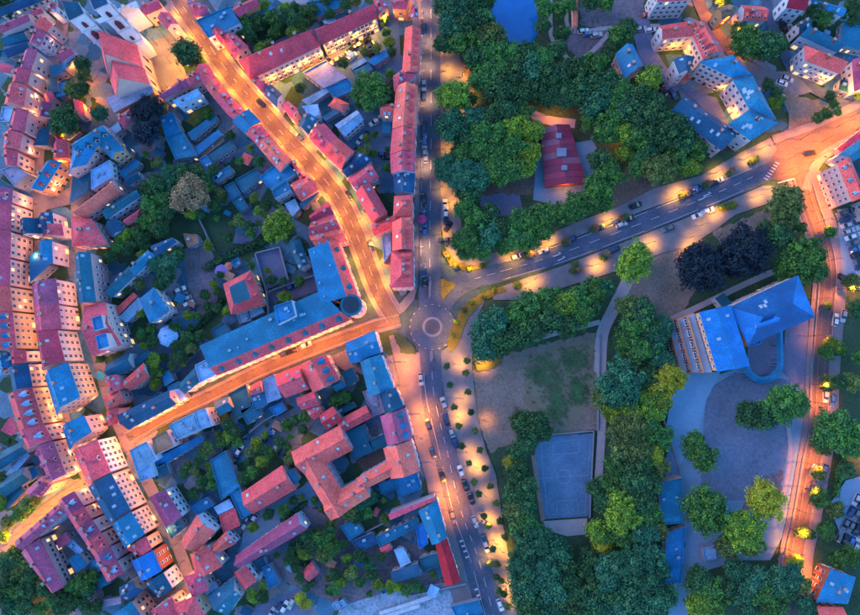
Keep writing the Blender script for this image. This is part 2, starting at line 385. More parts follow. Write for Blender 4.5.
    if planes:
        planes.sort(key=lambda p: -facing(p[0], p[1]))
        for pi, cnt in ((0, H['d']), (1, H['bd'])):
            if cnt and pi < len(planes):
                a, c, ra, rb, zl = planes[pi]; a3, c3 = V3(a, zl), V3(c, zl); ln = (c3-a3).length
                me = dormer_mesh(H['dc'] or rc, H['wall']); ang = math.atan2(c[1]-a[1], c[0]-a[0])+math.pi
                for i in range(cnt):
                    t = (i+.5)/cnt; lo = a3.lerp(c3, t); hi = Vector(ra).lerp(Vector(rb), t); p = lo.lerp(hi, .22)
                    o = link('dormer', me, RO, p); o.rotation_euler = (0, 0, ang)
                    sc = min(1.0, (hi-lo).length/5.2, ln/cnt/2.0); o.scale = (sc, sc, sc)
        ns = H['s'] if H['s'] is not None else (rnd.choice((0, 0, 1, 2, 3)) if h > 5 and kind in 'gh' else 0)
        for i in range(ns):
            a, c, ra, rb, zl = planes[rnd.randrange(min(2, len(planes)))]; a3, c3 = V3(a, zl), V3(c, zl)
            t = rnd.uniform(.25, .75) if kind == 'h' else (i+rnd.uniform(.25, .75))/ns; v = rnd.uniform(.3, .75)
            lo = a3.lerp(c3, t); hi = Vector(ra).lerp(Vector(rb), t); p = lo.lerp(hi, v); x = (c3-a3).normalized(); y = (hi-lo).normalized(); z = x.cross(y).normalized(); y = z.cross(x)
            o = link('skylight', SKYL, RO, p+z*.02); o.rotation_euler = Matrix((x, y, z)).transposed().to_euler()
        nk = H['k'] if H['k'] is not None else (rnd.choice((1, 1, 2)) if h > 6.5 and kind in 'gh' else 0)
        for i in range(nk):
            t = (i+rnd.uniform(.2, .8))/nk; p = Vector(r0).lerp(Vector(r1), t); w = Vector((-(r1-r0).y, (r1-r0).x, 0)).normalized()*rnd.choice((-.7, .7))
            o = link('chimney', CHIM, RO, p+w+Vector((0, 0, -.15))); o.rotation_euler = (0, 0, math.atan2((r1-r0).y, (r1-r0).x))
    if kind == 'm':
        for i in range(int(e01//5)):
            u, v = rnd.uniform(.06, .94), rnd.uniform(H['f']+.12, .92); p = Vector(mid(mid(L[0], L[1], u), mid(L[3], L[2], u), v))
            o = link('roof_vent', VENT, RO, (p.x, p.y, h+rise+.01)); o.rotation_euler = (0, 0, math.atan2(L[1][1]-L[0][1], L[1][0]-L[0][0])); s = rnd.uniform(.35, 1.0); o.scale = (s, s, s)
    if not planes:
        nv = H['s'] if H['s'] is not None else (rnd.choice((1, 2, 3)) if h > 4 else rnd.choice((0, 1)))
        for i in range(nv):
            u, v = rnd.uniform(.2, .8), rnd.uniform(.2, .8); p = Vector(mid(mid(L[0], L[1], u), mid(L[3], L[2], u), v))
            o = link('roof_vent', VENT, RO, (p.x, p.y, h+.01)); o.rotation_euler = (0, 0, math.atan2(L[1][1]-L[0][1], L[1][0]-L[0][0])); s = rnd.uniform(.5, 1.0); o.scale = (s, s, s)
    # windows on the walls that look towards the open side
    if H['win'] and h >= 3.4:
        st = H['storey']; nf = max(1, int((h+.3)//st)); gap = H['gapw']*rnd.uniform(.9, 1.2); wtype = rnd.choice((WIN, WIN, WINS))
        for i in range(4):
            a, c = W[i], W[(i+1) % 4]; ln = math.dist(a, c)
            if ln < 2.2 or facing(a, c) < .12: continue
            u = ((c[0]-a[0])/ln, (c[1]-a[1])/ln); nx, ny = u[1], -u[0]; ang = math.atan2(u[1], u[0])+math.pi
            nc = max(1, int((ln-.8)//gap)); stp = (ln-.8)/nc
            for fl in range(nf+1):
                z = fl*st+.85 if fl < nf else h+.7
                if fl == nf and not (kind == 'g' and i in (1, 3) and rise > 2.6): continue
                for cI in range(nc):
                    t = .4+stp*(cI+.5)
                    if fl == nf and abs(t/ln-.5) > .5-(2.2/max(rise, .1))*.5-.6/ln: continue
                    x, y = a[0]+u[0]*t, a[1]+u[1]*t; pw = (cx+x+nx*1.3, cy+y+ny*1.3)
                    if any(o is not H and o['h']+.5 > z and abs(o['c'][0]-pw[0]) < 45 and abs(o['c'][1]-pw[1]) < 45 and inside(pw, o['q']) for o in HOUSES): continue
                    me = ATTIC if fl == nf else WINLIT if rnd.random() < .05 else WINTALL if H['tall'] else wtype
                    if fl == 0 and h > 7 and rnd.random() < .3: o = link('door', DOOR if rnd.random() < .5 else SHOP, T, Vector((x+nx*.01, y+ny*.01, 0))+off); o.rotation_euler = (0, 0, ang); continue
                    if rnd.random() < .03: continue
                    o = link('window', me, T, Vector((x+nx*.01, y+ny*.01, z))+off); o.rotation_euler = (0, 0, ang)
    return T
def row(kind, specs, eave, depth, name_fmt, wall=None, side=1):
    """a terrace: eave points along the street side, one house between each two; names its place from a landmark"""
    n = len(eave); back = offset_line(eave, depth*side)
    for i, sp in enumerate(specs):
        rc, h, kw = sp[0], sp[1], (sp[2] if len(sp) > 2 else {})
        kw = dict(kw); kw.setdefault('wall', wall[i % len(wall)] if wall else 'cream')
        house(kw.pop('kind', kind), rc, h, [eave[i], eave[i+1], back[i+1], back[i]], ridge=1, hint='', label=kw.pop('label', None) or name_fmt.format(col=ROOF[rc][0], n=ORD[i]), **kw)
# ================================================================ SETTING: ground, streets, pavements, lawns, water
ASPH = mat('asphalt', (.07, .10, .16), .8, .36, .11, 1.6)
ASPH2 = mat('asphalt_worn', (.105, .09, .10), .8, .36, .13, 1.8)
PAVE = mat('pavement', (.165, .17, .20), .85, .26, .3, 3.0)
COBB = mat('cobbles', (.19, .15, .18), .85, .3, .3, 4.0)
YARD = mat('yard_paving', (1, 1, 1), .85, .42, .25, 1.3, 'plots', col2=(.5, .5, .5))
LAWN = mat('lawn', (.04, .085, .045), .95, .5, .12, 1.5, bump=.4)
DRY = mat('dry_grass', (.23, .18, .16), .95, .3, .10, 1.2, col2=(.11, .105, .08))
GRN = mat('green_grass', (.045, .12, .05), .95, .4, .25, 1.8)
VERGE = mat('verge_grass', (.14, .13, .03), .95, .45, .3, 2.0)
SOIL = mat('soil', (.16, .11, .09), .95, .4, .15, 1.4)
DIRT = mat('bare_earth', (.19, .15, .19), .95, .3, .12, 1.0, col2=(.08, .08, .09))
WATER = mat('pond_water', (.008, .15, .46), .06, .15, .03, .2, spec=.7)
COURT = mat('court_surface', (.10, .20, .32), .8, .3, .15, 1.6, col2=(.06, .14, .25))
PATHM = mat('gravel_path', (.36, .34, .38), .9, .15, .3, 2.5)
BLUEP = mat('school_paving', (.16, .28, .41), .85, .15, .2, 1.5)
LILAC = mat('lilac_paving', (.14, .16, .26), .85, .2, .2, 1.4)
WHITE = mat('road_paint', (.48, .48, .54), .7, .15, .8, 6)
KERB = mat('kerb_stone', (.19, .19, .24), .85, .12)
GROUND = mat('ground', (.05, .09, .12), .95, .4, .05, .5, col2=(.02, .05, .07), bump=.3)
b = MB(); b.face([(-4000, -4000, 0), (4000, -4000, 0), (4000, 4000, 0), (-4000, 4000, 0)]); structure('ground', b.mesh('ground', [GROUND]))

# yards of the old town: paved and planted courts between the houses
for pts, m, nm in [
    ([(-40, -30), (170, -30), (205, 40), (290, 160), (330, 220), (310, 260), (200, 350), (120, 430), (60, 300), (-40, 280)], YARD, 'yard'),
    ([(-60, 280), (60, 300), (130, 430), (190, 560), (210, 640), (-60, 640)], YARD, 'yard'),
    ([(130, 440), (300, 370), (390, 330), (430, 470), (470, 640), (200, 640)], YARD, 'yard'),
    ([(195, -20), (415, -20), (418, 300), (380, 290), (330, 180)], YARD, 'yard'),
    ([(640, -20), (900, -20), (900, 120), (780, 150), (660, 150)], YARD, 'yard'),
    ([(138, 180), (200, 165), (215, 210), (190, 250), (120, 265), (110, 240)], LAWN, 'garden_lawn'),
    ([(196, 215), (238, 200), (258, 215), (240, 245), (215, 258), (200, 235)], LAWN, 'garden_lawn'),
    ([(183, 250), (205, 240), (218, 300), (200, 318), (188, 290)], DIRT, 'gravel_yard'),
    ([(240, 215), (262, 205), (268, 225), (250, 245), (233, 243)], LILAC, 'driveway'),
    ([(255, 253), (279, 247), (288, 279), (266, 290)], LILAC, 'paved_court'),
    ([(267, 292), (314, 275), (318, 290), (276, 306)], mat('dark_paving', (.13, .12, .18), .85, .3, .2, 1.5), 'paved_court'),
    ([(184, 121), (208, 104), (215, 110), (193, 126)], mat('olive_lawn', (.17, .15, .03), .95, .3, .3, 2), 'small_lawn'),
    ([(255, 45), (290, 28), (297, 36), (265, 53)], LILAC, 'gravel_yard'),
    ([(262, -10), (300, -10), (318, 14), (309, 20), (285, 5)], PATHM, 'path'),
    ([(240, 20), (300, 6), (318, 22), (258, 50)], LAWN, 'garden_lawn'),
    ([(330, 60), (375, 35), (392, 48), (390, 60), (350, 84)], BLUEP, 'parking_yard'),
    ([(352, 112), (390, 108), (392, 170), (372, 160), (350, 140)], mat('blue_yard', (.10, .19, .28), .85, .2, .2, 1.3), 'parking_yard'),
    ([(372, 12), (398, 14), (402, 78), (388, 80)], mat('blue_lane', (.10, .20, .32), .85, .2, .2, 1.3), 'lane'),
    ([(255, 470), (275, 450), (300, 440), (320, 415), (300, 405), (270, 420), (240, 445), (235, 455)], mat('court_asphalt', (.12, .19, .27), .85, .2, .2, 1.3), 'parking_yard'),
    ([(237, 466), (262, 448), (282, 455), (285, 463), (245, 488)], LAWN, 'garden_lawn'),
    ([(245, 520), (310, 482), (318, 500), (300, 512), (240, 553)], BLUEP, 'lane'),
    ([(245, 590), (262, 566), (280, 590), (262, 606)], mat('pink_paving', (.30, .20, .20), .9, .2, .2, 1.5), 'yard_paving'),
    ([(240, 640), (255, 608), (298, 588), (306, 600), (306, 640)], LILAC, 'car_park'),
    ([(300, 500), (345, 525), (420, 545), (445, 586), (420, 595), (345, 605), (290, 585), (262, 560), (285, 545)], DIRT, 'waste_ground'),
    ([(340, 606), (400, 588), (466, 580), (482, 640), (330, 640)], mat('rubble', (.26, .36, .48), .95, .35, .3, 1.2, col2=(.14, .19, .24)), 'building_site'),
    ([(355, 460), (388, 446), (392, 460), (366, 474)], SOIL, 'courtyard_soil')]:
    patch(nm, rough(pts, 1.6) if 'lawn' in nm or nm == 'waste_ground' else pts, m, .01)

# the park east of the avenue
patch('park_ground', [(441, -20), (640, -20), (660, 40), (700, 150), (780, 130), (860, 180), (900, 640), (500, 640), (470, 360), (462, 330), (500, 250), (441, 250)], LAWN, .01)
patch('pond', [(489, -20), (489, 15), (497, 36), (505, 46), (518, 48), (532, 44), (539, 30), (537, 12), (540, -20)], WATER, .01)
patch('bare_yard', rough([(578, -20), (640, -20), (647, 18), (612, 31), (580, 27)]), DIRT, .015)
patch('bare_yard', rough([(560, 40), (577, 28), (612, 33), (600, 50), (578, 62)]), DIRT, .015)
patch('sand_court', [(478, 195), (519, 192), (523, 212), (515, 216), (483, 217)], LILAC, .015)
patch('park_soil', rough([(478, 170), (540, 165), (545, 195), (480, 194)]), SOIL, .012)
patch('park_soil', rough([(440, 50), (470, 66), (476, 110), (462, 150), (444, 150)]), SOIL, .012)
patch('pavilion_paving', [(537, 150), (592, 140), (606, 165), (590, 195), (560, 206), (533, 200)], BLUEP, .015)
patch('park_soil', rough([(600, 200), (640, 150), (660, 190), (612, 212)]), SOIL, .012)
patch('dry_lawn', rough([(471, 372), (520, 350), (596, 332), (598, 430), (560, 438), (535, 436), (490, 452), (478, 420)]), DRY, .015)
MIDG = mat('thin_grass', (.13, .14, .09), .95, .4, .25, 1.8, col2=(.16, .135, .11))
patch('thin_lawn', rough([(521, 360), (545, 347), (594, 338), (596, 400), (584, 408), (570, 432), (550, 434), (540, 412), (524, 402)], 2.2, 4), MIDG, .015)
tb = MB(); TRN = random.Random(31)                       # tufts of green grass, dense in the middle of the lawn and thinning out
for k in range(1500):
    cxy = TRN.choice(((542, 372, 12, 13), (575, 360, 13, 11), (556, 408, 8, 14), (578, 392, 7, 10), (560, 385, 22, 24)))
    x, y, r_ = TRN.gauss(cxy[0], cxy[2]*.6), TRN.gauss(cxy[1], cxy[3]*.6), TRN.uniform(.35, 1.5)
    if not (518 < x < 595 and 338 < y < 434): continue
    c_ = P(x, y); tb.face([(c_.x+MPP*r_*TRN.uniform(.5, 1.2)*math.cos(t), c_.y+MPP*r_*TRN.uniform(.5, 1.2)*math.sin(t), .62+k*.00002) for t in [u*math.pi/3.5 for u in range(7)]])
structure('grass_tufts', tb.mesh('grass_tufts', [GRN]), kind='stuff')['label'] = 'green grass tufts spreading over the dry lawn'
patch('dry_lawn', rough([(612, 300), (650, 252), (700, 240), (715, 262), (680, 315), (660, 325), (640, 300)]), DRY, .015)
patch('dry_lawn', rough([(712, 232), (775, 205), (785, 240), (730, 262)]), DRY, .015)
patch('sports_court', [(536, 438), (594, 433), (592, 480), (588, 516), (543, 519), (534, 470)], COURT, .015)
patch('court_edge', [(543, 521), (587, 518), (586, 534), (567, 536), (546, 530)], PATHM, .02)
patch('court_kerb', [(531, 455), (535, 455), (545, 519), (541, 522)], mat('brick_kerb', (.30, .20, .18), .9, .2), .02)
for pts, w, nm in [
    ([(452, 348), (520, 342), (560, 332), (600, 322)], 5, 'path'), ([(628, 280), (612, 312), (602, 335), (600, 372)], 12, 'path'),
    ([(600, 370), (602, 420), (598, 482)], 8, 'path'), ([(657, 326), (700, 306), (745, 284), (782, 268)], 6, 'path'),
    ([(550, -20), (551, 35), (562, 52), (572, 64)], 4.5, 'path'), ([(572, 64), (592, 52), (610, 32)], 4.5, 'path'),
    ([(566, 8), (568, 28), (580, 32), (612, 28), (660, 26)], 4, 'path'), ([(525, 110), (545, 120), (575, 124)], 9, 'path')]:
    strip(nm, pts, w, PATHM, .02)
# schoolyard and sports ground
patch('school_yard', [(668, 385), (690, 372), (720, 374), (790, 350), (808, 326), (806, 420), (790, 520), (770, 560), (690, 560), (664, 470), (672, 420)], BLUEP, .02)
patch('play_area', [(706, 390), (735, 372), (790, 380), (792, 420), (784, 470), (758, 500), (700, 500), (702, 440)], mat('play_surface', (.13, .18, .27), .9, .3, .08, 1.0), .025)
patch('court_floor', [(748, 345), (778, 328), (780, 362), (765, 380), (745, 374)], LILAC, .05)
patch('sandy_edge', rough([(755, 480), (784, 470), (780, 500), (740, 515)]), DIRT, .03)
strip('path', [(787, 420), (790, 450), (784, 490), (772, 512)], 4, PATHM, .03)
patch('school_lane', [(672, 585), (690, 530), (712, 555), (740, 560), (700, 572), (680, 640), (664, 640)], BLUEP, .03)
patch('front_court', [(684, 372), (720, 372), (706, 400), (696, 440), (676, 470), (664, 440), (670, 400)], mat('blue_court', (.18, .34, .52), .85, .12, .2, 1.5), .035)
patch('street_forecourt', [(785, 322), (808, 318), (808, 400), (782, 372)], LILAC, .035)
patch('courtyard', [(678, 88), (716, 98), (728, 122), (718, 128), (696, 102)], LILAC, .035)

# streets
def road(name, pts, w, m=ASPH, z=.02, w1=None, sm=True): return strip(name, pts, w, m, z, w1=w1, sm=sm)
NAV = [(430, -25), (431, 60), (431, 150), (430, 230), (430, 300), (432, 327)]
patch('pavement', [(414, -25), (421, -25), (421, 60), (420, 150), (419, 230), (418, 285), (414, 300), (404, 312), (398, 306), (410, 292), (414, 230), (416, 100)], PAVE, .02, .12)
patch('pavement', [(440, 20), (444, -25), (456, -25), (456, 40), (462, 66), (470, 90), (462, 150), (458, 180), (462, 230), (470, 258), (500, 252), (512, 248), (516, 258), (470, 272), (455, 266), (446, 250), (441, 225)], PAVE, .02, .12)
nav = road('avenue', NAV, 22, ASPH)
SAV = [(432, 327), (431, 360), (434, 400), (446, 450), (460, 510), (478, 560), (495, 625), (500, 660)]
patch('pavement', [(389, 336), (398, 334), (409, 350), (420, 353), (421, 370), (422, 400), (430, 440), (445, 500), (460, 550), (478, 620), (472, 660), (466, 640), (444, 570), (426, 480), (412, 430), (402, 395)], PAVE, .02, .12)
patch('promenade', [(441, 352), (452, 344), (462, 322), (476, 300), (488, 292), (480, 312), (472, 340), (472, 370), (478, 420), (486, 450), (496, 475), (504, 530), (512, 575), (520, 640), (506, 640), (498, 585), (474, 520), (460, 465), (446, 405), (442, 375)], PAVE, .02, .12)
sav = road('avenue', SAV, 23, ASPH, w1=34)
EST = [(432, 327), (448, 296), (470, 280), (500, 272), (560, 254), (640, 224), (710, 196), (765, 172), (785, 158)]
patch('pavement', [(500, 254), (540, 238), (583, 220), (620, 206), (652, 189), (700, 176), (740, 153), (770, 138), (776, 150), (768, 163), (700, 190), (640, 212), (560, 243), (515, 258)], PAVE, .02, .12)
patch('pavement', [(489, 291), (520, 280), (560, 267), (640, 236), (710, 209), (762, 186), (775, 186), (770, 203), (735, 215), (712, 232), (690, 246), (660, 254), (620, 270), (556, 290), (520, 300), (494, 300)], PAVE, .02, .12)
est = road('boulevard', EST, 20, ASPH)
CUR = [(168, -20), (184, 8), (206, 40), (228, 72), (256, 104), (288, 140), (318, 172), (340, 200), (354, 228), (366, 258), (378, 290), (394, 318)]
strip('pavement', CUR, 24, PAVE, .02, .05)
cur = road('curving_street', CUR, 14, ASPH2, .08)
WST = [(400, 320), (376, 326), (340, 339), (300, 354), (255, 373), (215, 393), (170, 414), (128, 438)]
strip('pavement', WST, 15, PAVE, .02, .05)
wst = road('side_street', WST, 9, ASPH2, .08)
for nm, pts, w in [('old_street', [(70, -20), (62, 30), (54, 60), (45, 90), (40, 130), (38, 170), (40, 200), (42, 260), (45, 310), (52, 360), (62, 410), (76, 450), (92, 485), (112, 525), (130, 560), (150, 610), (160, 640)], 13),
                   ('old_street', [(76, 175), (78, 215), (82, 260), (88, 310), (98, 355), (110, 400), (126, 440), (142, 470), (160, 506), (178, 545), (194, 590), (210, 640)], 12),
                   ('cross_street', [(96, 478), (72, 493), (45, 512), (15, 538), (-20, 570)], 14),
                   ('old_street', [(35, 205), (55, 200), (78, 195)], 16), ('lane', [(195, 585), (170, 597), (140, 605)], 10)]:
    strip(nm, pts, w, COBB, .02)
patch('church_square', [(140, 45), (165, 38), (182, 62), (188, 78), (165, 92), (156, 88)], PAVE, .03)
patch('cobbled_street', [(380, 8), (415, 5), (422, 20), (395, 24)], COBB, .02)
# junction on the east
patch('junction', [(766, 158), (784, 130), (800, 122), (830, 118), (870, 98), (880, 128), (842, 150), (822, 158), (812, 176), (806, 190), (786, 182), (772, 180)], ASPH2, .05)
strip('pavement', [(772, 140), (790, 134), (822, 122), (866, 100)], 8, PAVE, .02, .12)
strip('pavement', [(806, 190), (812, 172), (826, 154), (866, 132)], 9, PAVE, .02, .12)
road('side_street', [(690, -20), (705, 18), (725, 45), (742, 62), (772, 80)], 11, ASPH2, .06)
road('side_street', [(762, -20), (770, 20), (786, 60), (800, 80), (826, 96), (866, 112)], 10, ASPH, .065)
patch('pavement', [(738, 58), (770, 72), (792, 72), (812, 92), (800, 96), (780, 88), (760, 88), (748, 80)], PAVE, .02, .1)
patch('dry_verge', rough([(782, 86), (800, 96), (832, 108), (826, 116), (800, 124), (790, 130)]), DRY, .08)
road('lane', [(640, 20), (646, 50), (660, 75), (676, 92)], 18, LILAC, .03)
EAV = [(800, 176), (808, 205), (820, 240), (826, 275), (823, 320), (819, 370), (817, 420), (809, 470), (800, 520), (792, 560), (788, 640)]
strip('pavement', EAV, 34, PAVE, .02, .06, off=-3)
eav = road('park_road', EAV, 18, ASPH2, .10)
strip('tram_bed', [(812, 320), (809, 400), (803, 450), (793, 510), (778, 560)], 2, KERB, .02, .1)
patch('parking_yard', [(836, 210), (880, 205), (880, 290), (842, 275)], BLUEP, .09)
patch('car_park', [(828, 505), (845, 480), (880, 470), (880, 560), (842, 540)], BLUEP, .09)
# roundabout
C0 = (432.4, 327)
def ring(name, r0, r1, m, z, parent=None, n=48, h=0.0):
    b = MB(); zt = zlayer(z)+h; c = P(*C0)
    for i in range(n):
        a0, a1 = 2*math.pi*i/n, 2*math.pi*(i+1)/n; f = lambda r, a: (c.x+r*MPP*math.cos(a), c.y+r*MPP*math.sin(a), zt)
        b.face([f(r0, a0), f(r1, a0), f(r1, a1), f(r0, a1)] if r0 > 0 else [(c.x, c.y, zt), f(r1, a0), f(r1, a1)])
        if h: g = lambda r, a: (c.x+r*MPP*math.cos(a), c.y+r*MPP*math.sin(a), 0); b.face([g(r1, a0), g(r1, a1), f(r1, a1), f(r1, a0)])
    o = link(name, b.mesh(name, [m]), parent)
    if parent is None: o['kind'] = 'structure'
    return o
rb = ring('roundabout', 0, 23, ASPH, .09)
ring('island_kerb', 7.6, 10, mat('island_setts', (.20, .21, .27), .85, .25, .4, 3), .1, rb, h=.06); ring('island', 0, 7.6, mat('island_cobble', (.08, .085, .12), .85, .3, .4, 3), .1, rb, h=.12)
for i in range(20):
    a_ = i*math.pi/10; strip('ring_tick', [(C0[0]+22.4*math.cos(a_-.05), C0[1]+22.4*math.sin(a_-.05)), (C0[0]+22.4*math.cos(a_+.05), C0[1]+22.4*math.sin(a_+.05))], .5, WHITE, .12, parent=rb, sm=False)
for pts, m, nm in [([(441, 279), (457, 284), (444, 299), (441, 300)], VERGE, 'verge'), ([(392, 331), (404, 336), (414, 346), (417, 354), (401, 353)], LAWN, 'verge'),
               ([(447, 345), (450, 330), (462, 308), (480, 294), (503, 286), (506, 291), (484, 300), (468, 318), (458, 345), (450, 352)], VERGE, 'verge'),
               ([(442, 252), (447, 250), (456, 262), (474, 266), (490, 262), (486, 268), (466, 272), (450, 266)], VERGE, 'verge'),
               ([(512, 283), (519, 280), (523, 287), (516, 290)], VERGE, 'verge'), ([(716, 208), (732, 201), (738, 206), (722, 213)], VERGE, 'verge'),
               ([(474, 362), (486, 356), (500, 357), (501, 364), (488, 370), (477, 371)], VERGE, 'verge')]:
    patch(nm, rough(pts, .8, 2.5), m, .16)
# road paint
def dashes(parent, pts, off, on, gap, w=.45):
    pts = smooth_line(pts, 8); L = offset_line(pts, off); acc = 0; seg = []; draw = True; cur_ = [L[0]]
    for i in range(1, len(L)):
        acc += math.dist(L[i-1], L[i])
        if draw: cur_.append(L[i])
        if acc > (on if draw else gap):
            if draw and len(cur_) > 1: strip('lane_mark', cur_, w, WHITE, .13, parent=parent, sm=False)
            draw = not draw; acc = 0; cur_ = [L[i]]
dashes(nav, [(431, -10), (431, 60), (431, 150), (430, 230), (430, 296)], 0, 6, 6); dashes(nav, [(431, -10), (431, 60), (431, 150), (430, 230), (430, 290)], 9, 9, 2, .35)
dashes(sav, [(432, 372), (435, 400), (447, 450), (461, 510), (479, 560), (496, 625)], 0, 6, 6); dashes(sav, [(431, 372), (434, 400), (446, 450), (460, 510), (478, 560), (495, 625)], 7, 40, 2, .4)
dashes(est, [(475, 279), (500, 272), (560, 254), (640, 224), (710, 196), (760, 174)], 0, 6, 5); dashes(est, [(500, 272), (560, 254), (640, 224), (710, 196), (760, 174)], 8.4, 40, 1, .35); dashes(est, [(500, 272), (560, 254), (640, 224), (710, 196), (760, 174)], -8.4, 40, 1, .35)
dashes(cur, CUR[1:-1], 0, 5, 7, .4)
for x, y in [(556, 256), (560, 260), (700, 200), (705, 196)]:                      # turn arrows on the boulevard
    strip('turn_arrow', [(x-3, y+1.2), (x+3, y-1.2)], 1.0, WHITE, .14, parent=est, sm=False); strip('turn_arrow', [(x+2, y-3), (x+4.6, y-1.8)], 1.0, WHITE, .14, parent=est, sm=False)
for x, y in [(461, 540), (463, 545), (465, 550), (467, 556), (476, 588), (478, 594), (479, 598)]:
    strip('bus_lane_letter', [(x-1.6, y+.6), (x+1.8, y-.6)], 1.8, WHITE, .14, parent=sav, sm=False)
patch('splitter_island', [(429.6, 352), (432.4, 350), (433.4, 357), (432, 362), (430, 361)], KERB, .13, .06)
patch('splitter_island', [(428.6, 300), (431, 296), (431.4, 280), (428.8, 282)], KERB, .13, .06)
for i in range(14):                                                            # parking bays on the avenue
    y = 20+i*17.5; strip('bay_line', [(419.8, y), (424.5, y)], .5, WHITE, .14, parent=nav, sm=False)
for i in range(7): strip('crossing_bar', [(762+i*1.9, 176-i*2.6+3), (766+i*1.9, 178-i*2.6+3)], 1.2, WHITE, .16, parent=est, sm=False)
strip('stop_line', [(776, 184), (792, 180)], 1.2, WHITE, .16, parent=est, sm=False)

# rails and lane lines of the park road, lines on the sports court
RAIL = mat('rail_steel', (.35, .36, .42), .35, .15, metal=.6)
for off in (-3.4, 3.6): strip('rail', EAV, .3, KERB, .14, off=off, parent=eav)
for off in (-8.4, 8.6): strip('kerb_line', EAV, .9, KERB, .15, off=off, parent=eav)
for off in (-7.6, 7.6): strip('kerb', CUR, .8, KERB, .12, off=off, parent=cur)
for off in (-5.0, 5.0): strip('kerb', WST, .7, KERB, .12, off=off, parent=wst)
CL = mat('court_line', (.19, .31, .44), .8, .3, 1.0, 5)
for pts in ([(540, 443), (590, 438), (584, 512), (547, 514), (540, 443)], [(537, 478), (588, 474)], [(552, 442), (553, 454), (578, 452), (578, 440)], [(556, 513), (556, 500), (577, 499), (577, 511)]):
    strip('court_line', pts, .5, CL, .03, sm=False)
cpts = [(563+7*math.cos(t*math.pi/8), 476+7*math.sin(t*math.pi/8)) for t in range(17)]; strip('court_line', cpts, .5, CL, .03, sm=False)
for x0, y0, x1, y1 in [(380, 612, 430, 596), (400, 606, 440, 592), (370, 620, 420, 604)]: strip('concrete_slab', [(x0, y0), (x1, y1)], 4, mat('pale_concrete', (.42, .50, .58), .9, .25, .4, 2), .03, sm=False)
# ================================================================ BUILDINGS
def hs(txt, **base):
    """one line per building: kind colour eave-height | corners | options | where it stands"""
    for ln in txt.strip().splitlines():
        if not ln.strip() or ln.strip()[0] == '#': continue
        a, b_, o, hint = [t.strip() for t in ln.split('|')]
        kind, rc, h = a.split(); v = [float(t) for t in b_.replace(',', ' ').split()]; kw = dict(base)
        for t in o.split():
            key, val = t.split('='); kw[key] = val if key in ('wall', 'rc2', 'noun', 'name', 'dc', 'of') else float(val) if key in ('rise', 'f', 'gapw', 'storey') else int(val)
        if 'noun' in kw: kw['noun'] = kw['noun'].replace('_', ' ')
        house(kind, rc, float(h), [(v[i], v[i+1]) for i in range(0, 8, 2)], hint=hint, **kw)

BLABEL.update({'coralblock': 'big coral red monastery-like block of joined wings round a court by the avenue', 'courtschool': 'white school with blue roofs wrapped round a lilac courtyard', 'coralcourt': 'coral red house of three wings between curving street and avenue', 'guesthall': 'flat blue guest hall with the widest roof by the curving street', 'broadrose': 'broad rose red house with two blue roof boxes on the eastern old street', 'squarehouse': 'coral red angled house of two wings by the northern square', 'angled': 'blue flat angled range with a long and a short arm in the gardens', 'villa': 'square blue hipped villa with a pale side wing by the parked cars', 'hotel': 'corner hotel with flat blue roofs, red mansard edge and round turret', 'school': 'brick school with vivid blue roofs, balcony front and horseshoe arcade', 'terrace2': 'coral red terrace house with a rear wing, second of the avenue terrace', 'coralvilla': 'coral red mansard villa with a blue flat crown behind the hotel', 'church': 'twin-towered church with steep rose red roofs'})
